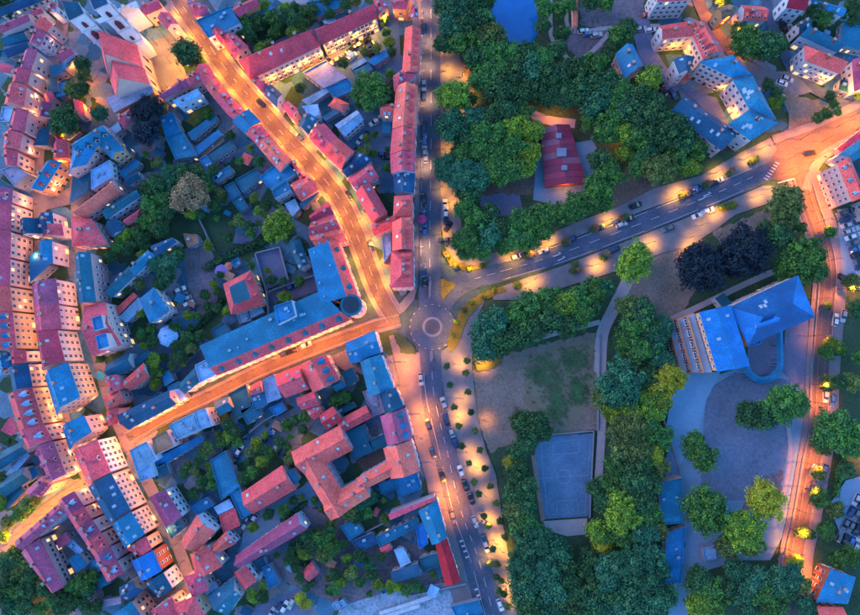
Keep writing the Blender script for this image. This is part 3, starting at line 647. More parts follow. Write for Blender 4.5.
# --- upper old street, west side
hs('''
g V 8 | 0,34 30,21 32,12 2,24 | | beside the garden at the head of the upper old street
g R 8 | 34,16 44,13 42,7 33,10 | | tucked behind the bright corner house
g R 8 | 56,12 50,14 47,6 56,3 | | at the very top of the upper old street
s C 10 | 53,23.4 47,32 35,27 41.6,17 | wall=pink | brightest roof of the upper old street
g V 9 | 47,32 40,46 29,44 34,30 | ridge=1 wall=lilac | below the brightest roof of the upper old street
g V 11 | 38,50 31,70 20,69 25,51 | ridge=1 wall=cream | with a long facade midway down the upper old street
g R 11 | 31,70 28,84 12,83 14,71 | ridge=1 wall=cream | between a plum house and a cross-gabled one
g R 11 | 27,86 24,106 4,105 9,85 | ridge=1 wall=cream d=1 | with one cross gable on the upper old street
g R 11 | 28.6,110 24.7,132 8,132 14,110 | ridge=1 wall=pink | with the deep roof next to a pale blue annex
g R 11 | 23,133 19.5,149.5 3,149 5,132 | ridge=1 wall=cream | lower neighbour of the deep-roofed house
g R 10 | 18,151 17,167 6,166 3,150 | ridge=1 wall=cream d=1 | last before the lilac grey block
f L 5 | 3,107 14,108 10,122 0,122 | | annex behind the deep-roofed row house
f G 8 | 1,170 14,165 28,174 15,187 | wall=grey | closing the upper old street
f T 5 | -4,178 14,188 0,196 -6,190 | | under the lilac grey block
g T 4 | 2,36 26,30 28,40 5,46 | | in the yard behind the upper old street
g D 4 | 4,47 30,40 30,50 8,58 | | beside a green awning in the yard behind the upper old street
f T 4 | 0,50 20,52 18,58 0,58 | | with mossy covering behind the plum facade house
g R 5 | 0,62 14,66 13,74 0,72 | | backing on the plum facade house
f B 5 | 12,0 24,-2 25,6 14,9 | | among the trees at the head of the town
g D 6 | 0,17 50,-2 48,-9 -2,9 | rise=2 | long range behind the top garden
# upper old street, east side
g V 8 | 56,53 71,47 75,53 61,62 | wall=lilac | beside the churchyard trees
s B 6 | 50,66 62,64 66,72 52,78 | | first in the huddle east of the upper old street
s B 6 | 62,64 75,53 77,62 67,72 | rise=2 | at the churchyard end of the huddle
s T 6 | 46,80 56,78 60,92 50,94 | | second in the huddle east of the upper old street
s B 5 | 56,84 66,82 67,96 58,98 | | third in the huddle east of the upper old street
g R 5 | 44,96 52,91 56,99 48,105 | | small and low beside the upper old street
g V 7 | 40,104 52,103 50,118 38,118 | wall=lilac | beside the round walled garden
s T 6 | 40,130 50,126 49,146 36,146 | | opposite the deep-roofed row house
g R 7 | 54,144 67,139 68,158 53,160 | wall=yellow | below the round walled garden
g R 5 | 74,102 83,102 85,116 77,118 | rise=3 | chapel-like roof beside the round walled garden
g W 5 | 52,132 60,136 68,142 60,148 | | low wall-side range of the round garden
''')
# --- western old street: the long terrace whose tall cream facades face east
WA = ['pink', 'cream', 'cream', 'cream', 'yellow']
row('g', [('V', 11.5, {'d': 1}), ('R', 11.5), ('R', 12), ('R', 12), ('C', 12), ('R', 12, {'d': 4, 'dc': 'B', 'wall': 'yellow'})], [(13, 189), (11.8, 203), (11, 231), (10.5, 258), (10, 286), (12.5, 311), (16.5, 349)], 22, '{col} row house, {n} from the lit plaza, on the western old street', WA)
hs('''
g B 9 | 0,354 9,352 12,366 0,377 | | behind the western old street terrace
g R 10 | 26,350 27,362 12,364 10,350 | ridge=1 wall=white d=1 | narrow gap-filler with one white dormer on the western old street
g D 12 | 28,363 32.5,387 13,391 9,368.5 | ridge=1 wall=cream | with the darkest roof of the western old street
g C 12 | 32,387 43.5,424 19.5,432 8,395 | ridge=1 wall=yellow d=4 dc=L | with four white dormers on the western old street
s R 8 | 18,432 11,436 2,430 13,415 | | annex behind the house with four white dormers
g R 12 | 44,424 53,440 28,450 19.5,432 | ridge=1 wall=pink d=1 dc=L rise=5 | with one big white gable on the western old street
g V 12 | 53,440.5 66,474 50,484 35,448 | ridge=1 wall=cream d=3 bd=3 | on the corner of the cross street
g V 10 | 42,497 52,485 43,475 25,491 | d=3 wall=pink | behind the corner with the cross street
g T 5 | 0,452 24,440 28,452 0,470 | | below the pink annex in the western yards
g T 5 | 0,480 24,466 30,480 4,498 | | long workshop in the western yards
f B 4 | 28,470 36,466 40,474 32,480 | | between workshop and plum corner house
s L 4 | 4,476 26,452 30,456 8,482 | | ramp-like roof in the western yards
s T 5 | 2,498 20,484 24,492 8,508 | | beside the trees of the cross street
''')
row('g', [('V', 10, {'d': 2, 'bd': 2}), ('V', 10, {'d': 2, 'bd': 3})], [(37, 522), (15, 541)][::-1]+[(58.5, 503)], 12, '{col} dormered house, {n} from the copse on the cross street', ['pink', 'lilac'])
row('g', [('V', 11, {'d': 1, 'dc': 'L'}), ('R', 11, {'d': 1}), ('V', 11, {'d': 1, 'dc': 'L'}), ('R', 11, {'d': 2}), ('V', 11, {'d': 1, 'dc': 'B'}), ('R', 11, {'d': 1, 'dc': 'L'})], [(74, 491), (84, 506), (92, 519), (101, 532), (110, 546), (117, 560), (124, 573)], 19, '{col} row house, {n} below the cross street, lower western old street', ['lilac', 'pink', 'blue', 'pink', 'lilac', 'white'])
hs('''
g V 8 | 40,538 64,587 52,593 21,553 | wall=pink s=5 | long range beside the copse
s B 5 | 48,552 53,549 68,575 62,580 | | narrow range in the court by the copse
f L 4 | 66,543 72,538 84,550 78,554 | | in the court below the cross street
g B 5 | 68,560 78,553 88,565 77,573 | | middle of the court below the cross street
s B 5 | 88,563 99,558 103,570 92,573 | | beside the leafy corner of the court
s V 5 | 56,540 66,532 72,540 60,548 | | upper end of the court below the cross street
s T 4 | 96,576 108,572 112,582 100,588 | | at the foot of the lower western row
g D 9 | 145,590 128,601 119,587 133,580 | wall=tan | at the end of the lower western row
s G 3.5 | 92,602 120,597 121,603 94,609 | noun=shed | long low strip beside the copse
m B 11 | 131,601 150,628 128,640 112,616 | wall=cream f=.2 | at the bottom edge with a gridded cream facade
''')
# --- plaza and the terrace between the two old streets
hs('''
g B 9 | 62,162 43,191 29,190 46,162 | ridge=1 wall=orange d=3 dc=W | curving round the lit plaza
g D 9 | 38,218 42,234 21,236 20,220 | wall=white ridge=1 | on the south side of the lit plaza
g D 9 | 52,211 54,226 43,236 38,218 | wall=lilac ridge=1 | corner neighbour on the south side of the lit plaza
g R 8 | 62,224 64,236 44,237 43,226 | wall=lilac ridge=1 | small, behind the plaza corner
g B 10 | 52,240 53,264 40,262 39,242 | wall=lilac ridge=1 | between the old streets above the plum roofs
s B 7 | 30,256 40,250 51,266 33,282 | | leaning against the plum-gabled terrace
g V 11.5 | 56,278 59,304 34,308 32,285 | ridge=1 wall=lilac | first of the terrace between the old streets
g R 11.5 | 59,304 62,329 36,332 34,308 | ridge=1 wall=lilac | second of the terrace between the old streets
g W 12 | 57,329 65,361 43,372 37,333 | ridge=1 wall=white rise=5 | widest of the terrace between the old streets
g B 12 | 68,362 80,397 57,416 45,377 | ridge=1 wall=tan rise=4.5 s=4 | with a free lit gable between the old streets
g B 11 | 84,415 92,432 70,451 62,428 | ridge=1 wall=pink s=3 | across the passage from the free lit gable
g R 12 | 97,439 111,472 88,486 74,452 | ridge=1 wall=blue d=1 | with a dark slot dormer between the old streets
g D 12 | 111,473 131,510 110,524 88,487 | ridge=1 wall=pink s=5 | with the broadest dark roof between the old streets
g B 11.5 | 131,511 145,534 125,548 112,525 | ridge=1 wall=pink s=5 | below the broadest dark roof
g R 9 | 146,536 152,549 140,556 126,549 | ridge=1 wall=yellow | small, squeezed between two blue roofs
g U 10 | 153,550 162,571 141,581 131,561 | ridge=1 wall=brick rise=3 | in front of the dark red lit facade
g D 10 | 163,572 173,589 158,597 145,584 | ridge=1 wall=white s=4 | with the blank white gable low on the eastern old street
g R 9 | 172,597 186,622 160,640 150,610 | wall=yellow | at the bottom end of the eastern old street
h R 9 | 169,605 195,596 205,616 185,630 | wall=yellow | facing the glowing corner at the bottom
''')
# --- east of the eastern old street
hs('''
h R 8 | 71,216 92,219 107,244 72,247 | wall=pink | splayed, east of the lit plaza
g C 7 | 74,212 115,179 121,193 84,219 | rise=4 k=0 s=0 wall=pink | long barn roof pointing at the lit plaza
s T 6 | 74,172 90,170 90,192 73,204 | | metal-roofed behind the barn by the plaza
f L 7 | 91,171 110,160 112,178 92,190 | wall=blue | beside the coral barn
g B 10 | 74,142 105,124 112,136 82,158 | d=4 dc=D wall=cream rise=4 | dormered, south of the round walled garden
g B 10 | 68,176 73,148 96,150 86,165 | wall=cream rise=3 | behind the orange corner by the plaza
g B 9 | 97,143 110,133 125,150 112,160 | wall=orange k=1 | with warm tan gables south of the church
s L 6 | 108,130 118,122 122,130 112,138 | | small annex beside the tan-gabled house
g R 8 | 118,116 130,108 134,117 124,129 | wall=pink | just south of the church
s T 5 | 112,158 128,146 132,152 118,166 | | low annex south of the tan-gabled house
f B 5 | 120,172 136,160 140,165 124,178 | | among the yards east of the coral barn
g D 6 | 125,177 138,170 141,178 128,186 | | east of the coral barn
g T 7 | 104,208 137,189 141,196 106,220 | wall=blue | long, south of the coral barn
g R 5 | 123,220 142,207 138,220 128,226 | wall=pink | garden house south of the long teal roof
g D 6 | 105,226 117,218 125,230 112,238 | | at the edge of the big gardens
g T 11 | 90,252 96,302 79,304 75,254 | wall=pink s=6 | long dark sheet roof on the eastern old street
g R 10 | 84,306 106,302 122,345 92,357 | wall=cream rise=4 s=0 ridge=1 of=broadrose | broad, with two blue roof boxes on the eastern old street
f B 15 | 92,318 102,315 105,328 95,331 | win=0 s=0 noun=roof_box of=broadrose | upper of the two on the broad rose roof
f B 15 | 96,336 107,333 110,346 99,350 | win=0 s=0 noun=roof_box of=broadrose | lower of the two on the broad rose roof
g T 7 | 105,289 130,265 134,277 112,298 | | west end of the garden range
g B 7 | 133,263 148,249.6 156,256 134,277 | wall=blue | middle of the garden range
g D 7 | 150,246 173,237 177,242 157,256 | wall=white | east end of the garden range
f O 5 | 184,234 197,235 199,243 188,247 | wall=white | little tower at the end of the garden range
h B 9 | 139,299 154,287 169,311 150,324 | wall=white rise=1.2 s=0 of=villa | square villa by the row of parked cars
s C 6 | 112,312 133,293 137,297 118,316 | | thin strip roof beside the square blue villa
s L 6 | 119,317 138,298 148,304 128,322 | of=villa | side wing of the square blue villa
g T 6 | 106,364 130,352 133,368 110,380 | | south of the broad rose roof
s T 5 | 132,361 148,350 151,355 134,368 | | low range by the yellow-green trees
g C 7 | 122,382 144,362 150,377 131,391 | k=1 | alone among the teal roofs south of the octagon pavilion
g R 8 | 104,378 117,374 124,388 110,396 | wall=pink | upper of the cluster at the end of the side street
h C 8 | 103,398 120,389 124,401 108,412 | wall=pink | middle of the cluster at the end of the side street
g R 8 | 106,412 119,407 118,424 108,426 | wall=pink | lowest of the cluster at the end of the side street
g D 9 | 129,430 177,404 169,390 117,415 | wall=cream d=0 s=3 k=2 | big, on the north side of the side street's far end
s L 6 | 169,391 179,389 188,398 178,404 | | between the big dark roof and the hotel
s B 5 | 161,374 169,370 175,380 166,386 | | garden annex west of the hotel
s T 5 | 167,386 179,381 182,390 170,393 | | low annex behind the big dark roof
f T 5 | 150,398 160,392 166,398 155,404 | win=0 | kitchen wing of the big dark roof
# yards towards the curving street
g V 8 | 157,96 183,78 190,85 163,100 | wall=pink | long range closing the church square
g R 8 | 186,76 200,70 204,80 190,88 | wall=pink | beside the tree of the church square
g L 8 | 173,100 198,88 202,95 177,107 | wall=blue | with a windowed pale front behind the church square
f B 7 | 160,118 173,113 180,131 167,138 | | upper of the pair beside the blackish trees
f B 7 | 167,139 182,132 196,155 176,159 | | lower of the pair beside the blackish trees
s B 5 | 188,133 215,114 216,121 193,140 | | along the olive lawn
s B 5 | 193,149 218,130 222,136 198,156 | | first strip below the olive lawn
s T 5 | 200,161 230,141 234,148 206,167 | | second strip below the olive lawn
f O 4 | 199,155 222,138 224,141 202,159 | win=0 | between the two blue strips
f B 6 | 200,160 207,156 222,176 214,181 | of=angled | long arm of the angled range in the gardens
f B 6 | 214,177 229,166 232,172 217,182 | of=angled | short arm of the angled range in the gardens
f T 5 | 236,180 256,169 262,178 243,192 | | beside the blue guest hall
f T 4 | 225,187 234,182 241,193 232,200 | | lower of the sheds by the guest hall
f T 4 | 232,201 240,195 248,207 241,213 | | lowest of the sheds by the guest hall
f B 8 | 259,178 284,157 296,174 271,190 | s=3 wall=blue of=guesthall | guest hall with the widest flat roof by the curving street
f B 8 | 272,191 287,181 291,190 275,199 | wall=blue of=guesthall | stub wing of the guest hall
s L 7 | 285,204 295,199 300,209 293,217 | wall=white | white dotted gable behind the curving street
g T 7 | 288,245 300,238 309,264 300,271 | | behind the hotel's north wing
M C 8 | 223,284 251,270 263,304 231,315 | rc2=T f=.24 d=2 wall=orange noun=villa of=coralvilla | with a blue flat crown behind the corner hotel
f L 4 | 237,312 247,308 251,320 240,323 | win=0 of=coralvilla | terrace of the coral villa
s L 4 | 248,306 259,302 264,312 252,318 | | glazed annex of the coral villa
f T 4 | 212,330 224,322 230,332 216,340 | | behind the west end of the hotel
f B 4 | 232,262 238,258 241,264 235,268 | win=0 | garden hut beside the hedge
''')
# --- along the curving street
hs('''
g V 9 | 157,18 169,12 179,24 167,30 | wall=white | with a striped roof facing the church square
g V 8 | 141,6 158,-2 163,8 145,16 | wall=cream | north of the church square
g V 9 | 186,-2 209,7 210,14 195,18 | | at the head of the curving street
f B 9 | 196,21 230,6 241,24 209,39 | s=3 wall=blue | wide, at the head of the curving street
g W 9 | 212,32 220,27 227,36 222,45 | wall=cream | narrow, next to the wide blue roof
g R 9 | 223,39 235,34 249,47 235,60 | wall=cream d=2 | above the long terrace's hipped end
g R 8 | 231,9 256,-3 260,6 238,17 | wall=orange | among the top gardens
s B 6 | 244,14 264,5 275,9 256,21 | | among the top gardens
f B 5 | 307,3 343,-1 344,6 318,17 | | by the gravel path at the top
f L 3 | 323,22 331,17 336,21 329,26 | | by the gravel path at the top
h W 10 | 250,80 321,46 312,29 238,60 | wall=cream rise=6 gapw=1.8 k=3 | long terrace running up from the curving street
g W 9 | 322,45 378,18 373,5 314,30 | wall=tan rise=4.5 gapw=1.7 ridge=1 k=2 | half-timbered far half of the long terrace
g R 9 | 251,81 258,77 269,87 263,94 | ridge=1 wall=cream | just below the long terrace on the curving street
g D 9 | 264,95 271,84 282,94 277,108 | wall=white | diamond-shaped, on the curving street
g R 9 | 282,108 288,101 298,109 292,119 | wall=pink | between the two diamond roofs
s L 7 | 301,106 318,104 320,116 312,119 | wall=blue | behind the lower diamond roof
g T 9 | 298,125 304,113 318,119 308,135 | wall=white | lower diamond on the curving street
g R 9 | 309,138 323,153 338,138 324,123 | ridge=1 wall=cream d=2 | opposite the blue corner house, upper half
g C 9 | 323,153 341,170 355,152 338,138 | ridge=1 wall=pink d=2 | opposite the blue corner house, lower half
g D 8 | 341,171 347,178 373,160 357,152 | wall=white s=4 | between coral roofs on the curving street
g R 9 | 347,180 370,164 379,177 357,191 | wall=pink ridge=1 of=coralcourt | upper wing of the coral court
g C 9 | 355,193 372,223 388,213 370,182 | wall=cream ridge=1 k=1 of=coralcourt | long wing of the coral court
g C 8 | 372,224 401,212 398,226 374,236 | wall=cream of=coralcourt | cross wing of the coral court
# west side of the curving street
g B 9 | 249,109 261,122 245,134 232,122 | ridge=1 wall=cream rise=2 | only blue roof on the west side of the curving street
g C 8 | 291,184 309,173 319,190 300,201 | wall=pink | beside the guest hall on the curving street
s T 7 | 302,209 300,204 306,194 320,193 | | curved, beside the guest hall
g W 9 | 309,216 328,201 334,213 312,222 | wall=pink | first of the red trio above the hotel
g C 9 | 311,222 334,213 341,228 309,236 | wall=pink s=3 | second of the red trio above the hotel
g C 9 | 309,236 341,228 348,241 316,248 | wall=pink s=3 | third of the red trio above the hotel
g R 8 | 287,156 298,168 308,176 300,180 | wall=pink | thin strip along the curving street
''')
row('g', [('R', 9, {'d': 1}), ('C', 9, {'d': 1}), ('R', 9, {'d': 1}), ('R', 9)], [(207, 63), (217, 78), (227, 91), (238, 104), (247, 111)], 15, '{col} spiky-roofed house, {n} from the square, west side of the curving street', ['cream', 'pink'])
row('g', [('R', 9, {'d': 2, 's': 2}), ('C', 9, {'d': 1, 's': 2}), ('C', 9, {'s': 3})], [(261, 124), (271, 136), (282, 149), (293, 161)], 17, '{col} house, {n} below the blue one, west of the curving street', ['cream', 'pink'])
# --- avenue terrace
hs('''
g C 11 | 421,30 419,73 402,74 405,28 | ridge=1 wall=pink d=7 | northernmost of the avenue terrace
h R 11 | 393,76 403,69 418,74 394,92 | wall=pink | hipped joint of the avenue terrace
g C 11 | 418,86 416,129 392,129 396,86 | ridge=1 wall=pink d=6 of=terrace2 | second of the avenue terrace
g C 9 | 381,104 400,104 400,116 380,116 | wall=pink of=terrace2 | rear wing of the avenue terrace
g C 11 | 416,129.5 415,152 390,155 392,129.5 | ridge=1 wall=pink d=3 | third of the avenue terrace
g R 11 | 415,152.5 415,172 391,174 390,155.5 | ridge=1 wall=lilac d=3 | fourth of the avenue terrace
g D 8 | 415,172.5 414,193 394,194 393,175 | ridge=1 wall=lilac | low dark link in the avenue terrace
h C 11 | 413,195 413,216 393,217 394,196 | ridge=1 wall=pink d=2 | below the dark link of the avenue terrace
g C 11 | 413,216.5 413.5,250 392,251 392,222 | ridge=1 wall=pink d=4 | second from the roundabout in the avenue terrace
h C 11 | 413.5,250.5 414,287 390,288 391,251.5 | ridge=1 wall=pink d=4 | nearest the roundabout in the avenue terrace
s B 4 | 382,118 391,118 391,134 383,134 | | against the back of the avenue terrace
f L 4 | 382,238 391,232 391,252 384,262 | | behind the avenue terrace near the roundabout
g R 9 | 373,0 382,-2 389,8 378,16 | wall=orange | at the far end of the long terrace
g R 8 | 390,0 412,-2 406,10 393,9 | wall=orange | across the head of the avenue
g V 8 | 411,7 418,7 418,18 411,18 | wall=pink | narrow, at the head of the avenue
# yard behind
f G 5 | 304,73 326,61 346,78 324,88 | | wide, south of the long terrace
f B 5 | 326,88 348,80 355,90 336,98 | | beside the lilac grey roof
s L 4 | 350,66 364,58 367,62 353,70 | | by the rows of parked cars
s B 5 | 367,61 388,48 389,57 375,66 | | east end of the parking yard
s B 5 | 354,71 368,64 373,70 359,78 | | middle of the parking yard
s L 4 | 302,100 326,88 330,92 309,106 | | strip roof behind the diamond roofs
h C 5 | 328,106 335,97 350,104 343,112 | wall=white | small hipped one in the yard of the avenue terrace
f L 3 | 323,117 340,108 342,111 326,121 | | thin bar below the small coral hip
g L 6 | 334.5,125 357,110 364,120 345,137 | wall=blue k=0 rise=1.5 | workshop in the yard of the avenue terrace
''')
# --- the corner hotel with its round turret
house('m', 'C', 11.05, [(338, 240), (358, 295), (323, 305), (310, 251)], rise=3.4, rc2='B', f=.28, d=3, wall='lilac', noun='hotel', of='hotel', dc='T')
house('m', 'C', 11, [(217, 376), (351, 320), (322, 292), (203, 346)], rise=3.4, rc2='B', f=.27, d=8, wall='lilac', noun='hotel', of='hotel', dc='T', gapw=2.0)
hs('''
f B 17 | 274,306 292,300 296,316 278,325 | win=0 noun=roof_box of=hotel | penthouse on the long hotel wing
f L 10 | 195,365 207,359 218,374 200,383 | wall=blue | pale end block of the hotel
g T 9 | 180,383 195,367 200,382 185,394 | wall=lilac | beyond the pale end block of the hotel
''')
# --- south of the side street
hs('''
f L 8 | 169,425 193,413 199,430 177,440 | wall=blue | first block on the south side of the side street
f L 8 | 193.5,412 206,408 213,426 199.5,430 | wall=white | lilac-white neighbour on the south side of the side street
f O 7 | 152,438 167,430 175,446 156,455 | wall=blue s=0 | square gravel roof at the old town end of the side street
f L 8 | 130,450 147,441 157,459 137,472 | wall=blue | at the old town end of the side street
f B 5 | 157,458 200,436 203,441 160,467 | | narrow range behind the gravel roof
f L 7 | 137,472 150,463 154,477 141,482 | wall=blue | lower block by the eastern old street
f T 5 | 152,466 166,462 170,474 156,480 | win=0 | sunken yard roof by the gravel roof
g V 9 | 149,497 165,489 182,516 166,528 | wall=blue rise=2 s=1 | broad square roof on the eastern old street
f T 6 | 165,525 178,518 184,528 172,538 | | behind the broad plum roof
g C 8 | 181,541 197,514 216,531 197,552 | wall=blue | upper of the crossed gables low on the eastern old street
g C 8 | 190,554 207,545 223,566 196,578 | wall=white | lower of the crossed gables low on the eastern old street
g C 6 | 212,545 226,531 237,543 217,554 | wall=blue | small, beside the crossed gables
h R 8 | 184,576 200,572 209,590 192,598 | wall=pink | under the crossed gables
s L 5 | 202,587 214,581 219,587 207,594 | | beside the teal workshop roof
g T 6 | 207,596 234,577 241,596 228,616 | s=4 | workshop near the car park
g C 6 | 234,572 246,565 257,580 244,590 | wall=blue | white-gabled, west of the car park
f B 4 | 192,506 207,497 214,505 198,514 | | hut beside the broad plum roof
f B 6 | 211,461 225,452 240,486 222,498 | s=0 | bright plain roof in the middle of the southern yards
f B 6 | 230,493 240,488 254,511 242,518 | s=0 | lower bright roof in the southern yards
s L 4 | 214,507 229,499 234,507 219,514 | | pale annex below the bright blue roofs
f R 4 | 220,515 235,508 240,525 224,532 | s=0 | terrace beside the small coral house
g C 7 | 241,493 282,465 297,489 253,514 | wall=cream rise=3.5 s=2 k=1 | barn with one curved cream gable
g V 7 | 236,555 297,513 308,529 240,568 | wall=blue rise=4 s=4 k=1 | longest barn of the southern yards
f B 4 | 262,568 270,564 280,582 270,588 | | behind the car park
f D 4 | 256,562 264,558 268,566 260,570 | win=0 | beside the plum barn's foot
g C 3 | 302,570 312,561 320,572 309,582 | k=0 | alone on the waste ground
g B 5 | 285,473 292,468 300,480 293,486 | | at the cream gable of the barn
f T 5 | 229,394 246,385 251,407 236,419 | | first yard building off the side street
g T 6 | 214,402 228,396 233,408 220,416 | wall=tan | beside the lilac-white block
g C 7 | 250,386 261,380 263,392 253,395 | wall=pink | small corner piece on the side street
f B 6 | 251,395 264,391 267,404 254,410 | | behind the small coral corner piece
f L 7 | 263,381 274,375 281,397 268,402 | wall=white | lilac-white strip facing the hotel
g R 8 | 275,375 299,365 309,389 285,398 | wall=pink s=3 | first of the pair facing the hotel
g C 9 | 299.5,365 326,354 340,380 313,393 | wall=blue d=3 dc=B rise=4 | second, brighter of the pair facing the hotel
g R 7 | 296,398 314,391 320,405 302,410 | wall=pink | behind the pair facing the hotel
g C 6 | 306,410 319,403 325,414 314,420 | wall=pink | small link to the coral monastery-like block
g W 7 | 319,415 333,406 343,420 327,430 | wall=pink | deep link of the coral block
f T 5 | 240,410 256,404 262,414 248,424 | | behind the strip facing the hotel
f B 4 | 270,408 282,402 286,410 276,416 | | car port in the southern yards
g T 5 | 330,380 342,376 347,386 336,392 | | behind the second house facing the hotel
f T 5 | 342,372 352,368 358,380 348,386 | | between the two blue avenue corner roofs
f T 4 | 336,410 352,402 356,407 340,415 | | beside the bright coral shed roof
g C 6 | 336,421 366,405 373,417 343,433 | k=0 rise=1.5 | brightest low roof of the coral block
g C 9 | 291,452 340,425 353,450 305,475 | wall=pink rise=4 s=3 k=1 of=coralblock | north-west wing of the coral block
g C 9.1 | 296,460 332,520 352,508 320,452 | wall=blue ridge=0 rise=4 s=1 of=coralblock | west wing of the coral block
g C 8.9 | 322,498 362,478 371,496 331,521 | wall=pink rise=3.5 s=3 of=coralblock | south wing of the coral block
g C 9 | 356,478 392,458 398,473 364,490 | wall=blue rise=3 s=3 of=coralblock | middle wing of the coral block
g C 11 | 411,440 420,471 391,479 383,448 | wall=blue ridge=1 rise=4 of=coralblock | street wing of the coral block on the avenue
f T 6 | 345,433 364,425 374,450 354,459 | s=1 | big flat roof inside the coral block
f T 6 | 368,441 384,434 386,445 373,450 | s=0 | small flat roof inside the coral block
f B 5 | 395,480 416,472 421,488 399,497 | s=2 | behind the coral block's street front
f B 5 | 379,484 395,479 398,488 382,493 | s=0 | west half behind the coral block's street front
g B 11 | 345,343 375,330 381,352 351,364 | wall=white rise=2.5 s=2 | corner of side street and avenue
g B 11 | 381,354 394,388 369,397 360,362 | ridge=1 wall=blue rise=4 s=0 | second from the corner on the western avenue pavement
f G 6 | 363,392 378,390 385,412 373,416 | s=4 | gravelled roof behind the avenue houses
g D 11 | 396,388 404,407 386,413 379,391 | ridge=1 wall=pink rise=4 | third from the corner on the western avenue pavement
g V 11 | 405,408 413,438 387,445 380,416 | ridge=1 wall=lilac d=3 dc=B rise=4.5 | with three blue dormers on the western avenue pavement
g B 9 | 437,499 447,536 432,545 418,511 | ridge=1 wall=white rise=2.5 s=1 | on the avenue north of the bright red roof
s R 9 | 388,514 434,497 436,500 390,520 | win=0 noun=wall_roof | thin pitched coping beside the blue avenue house
f U 5 | 416,526 425,523 428,543 419,548 | s=0 | vivid annex in the yard of the blue avenue house
f B 5 | 377,536 416,518 418,526 381,546 | s=3 | rear range of the blue avenue house
f D 5 | 352,541 372,533 377,543 360,551 | | dark end of the rear range by the waste ground
f B 5 | 341,526 355,520 363,531 350,540 | | westernmost roof by the waste ground
g C 3.5 | 379,548 389,543 393,549 384,554 | k=0 | tiny roof among blue yards near the avenue
s L 5 | 394,550 403,547 411,561 401,566 | | pale roof near the bright red one
g D 5 | 390,572 418,563 423,575 394,583 | | dark range near the building site
f T 5 | 420,558 437,553 439,565 423,571 | | behind the bright red roof
g E 6 | 447,538 461,581 445,586 435,543 | ridge=1 rise=1.5 k=0 s=0 wall=white | on the avenue above the building site
f L 3 | 332,604 338,600 342,606 336,610 | win=0 | white hut on the waste ground
f L 3 | 338,602 343,599 347,604 342,607 | win=0 | white twin hut on the waste ground
f B 3 | 380,590 386,587 389,591 383,594 | win=0 | hut at the edge of the building site
f B 3 | 452,606 478,600 482,612 458,620 | win=0 | site cabin by the avenue
''')
# --- east side
hs('''
g C 4 | 573,-6 578,-6 578,27 573,27 | k=0 rise=.8 win=0 | long thin stable roof by the earth yard
g B 7 | 615,54 624,80 644,66 633,44 | ridge=1 wall=blue rise=4 s=1 noun=guesthouse | with a steep roof between wood and lane
g R 12 | 657,2 692,0 690,-16 654,-14 | wall=white | at the top edge with a tall white front
g C 10 | 662,39 695,36 691,21 658,26 | wall=white d=0 of=squarehouse | west wing by the northern square
g C 10 | 704,20 726,52 703,59 690,31 | ridge=1 wall=white d=5 of=squarehouse | street wing by the northern square
g O 8 | 716,8 730,4 734,14 722,20 | wall=orange | small warm-lit house behind the northern square
g C 8 | 740,5 765,7 767,21 743,20 | wall=blue d=4 | with a row of dormers beside the corner trees
g E 9 | 784,-4 804,-4 806,11 786,8 | wall=blue rise=3 | red-capped house on the northern side street
g B 7 | 806,-2 845,8 843,17 812,6 | wall=blue | behind the tree in the north-east
g D 7 | 795,24 806,18 812,26 799,34 | wall=white | beside the red-capped house
g B 8 | 800,36 808,26 842,44 838,53 | wall=blue rise=3 | long, behind the white-fronted house
h C 10 | 805,61 840,74 849,62 804,45 | wall=white rise=3.5 s=0 | white-fronted house at the bend of the northern side street
g V 7 | 852,60 862,58 864,90 854,92 | | at the right edge above the junction
f D 5 | 840,80 852,84 850,94 838,90 | | low neighbour of the white-fronted house
f B 5 | 843,24 872,30 868,52 840,46 | | wide, at the right edge
g D 11 | 673,59 695,57 689,72 679,74 | wall=white of=courtschool | west pavilion of the courtyard school
f C 4 | 679,75 689,74 688,81 680,82 | win=0 s=0 of=courtschool | porch of the courtyard school
h B 12 | 699,62 732,78 752,75 733,55 | wall=white rise=3 gapw=1.9 ridge=1 of=courtschool | north wing of the courtyard school
h B 12 | 732,79 749,109 777,121 753,76 | wall=white rise=3 gapw=1.9 ridge=1 s=6 of=courtschool | east wing of the courtyard school
h B 12 | 749,110 778,123 751,141 728,124 | wall=white rise=3 gapw=1.9 s=6 of=courtschool | corner wing of the courtyard school
g D 9 | 684,96 738,132 722,151 670,112 | wall=white rise=3.5 s=8 of=courtschool | low wing of the courtyard school
g C 13 | 837,163 852,202 866,196 850,157 | ridge=1 wall=cream d=3 dc=L gapw=1.9 | stepped villa with big windows below the junction
g B 9 | 838,155 862,138 874,150 852,162 | wall=lilac | right of the junction behind the stepped villa
s W 6 | 838,148 866,126 870,132 844,153 | | thin wall-like roof along the junction pavement
g B 9 | 866,198 880,194 884,216 870,218 | | far side of the crowded yard
h B 8 | 831,569 856,577 848,604 816,602 | wall=brick rise=1.5 s=2 noun=house | corner house with red balconies by the park road
g C 7 | 816,606 843,607 846,626 818,628 | wall=brick | against the blue-roofed corner house
f B 5 | 656,483 682,477 681,523 662,525 | s=2 wall=tan | sports hall under the trees
f B 5 | 666,534 685,528 680,580 664,582 | s=2 | lower sports hall under the trees
f L 3 | 702,548 714,545 716,558 704,560 | win=0 | kiosk at the playground's foot
f D 4 | 664,402 670,400 671,408 665,410 | win=0 s=0 | hut in the front court
''')
RND = random.Random(21)
for H in HOUSES: H['c'] = (sum(p[0] for p in H['q'])/4, sum(p[1] for p in H['q'])/4)
for H in HOUSES:
    if H['noun'] == 'roof box': H['base'] = 1
for H in HOUSES: build_house(H, RND)

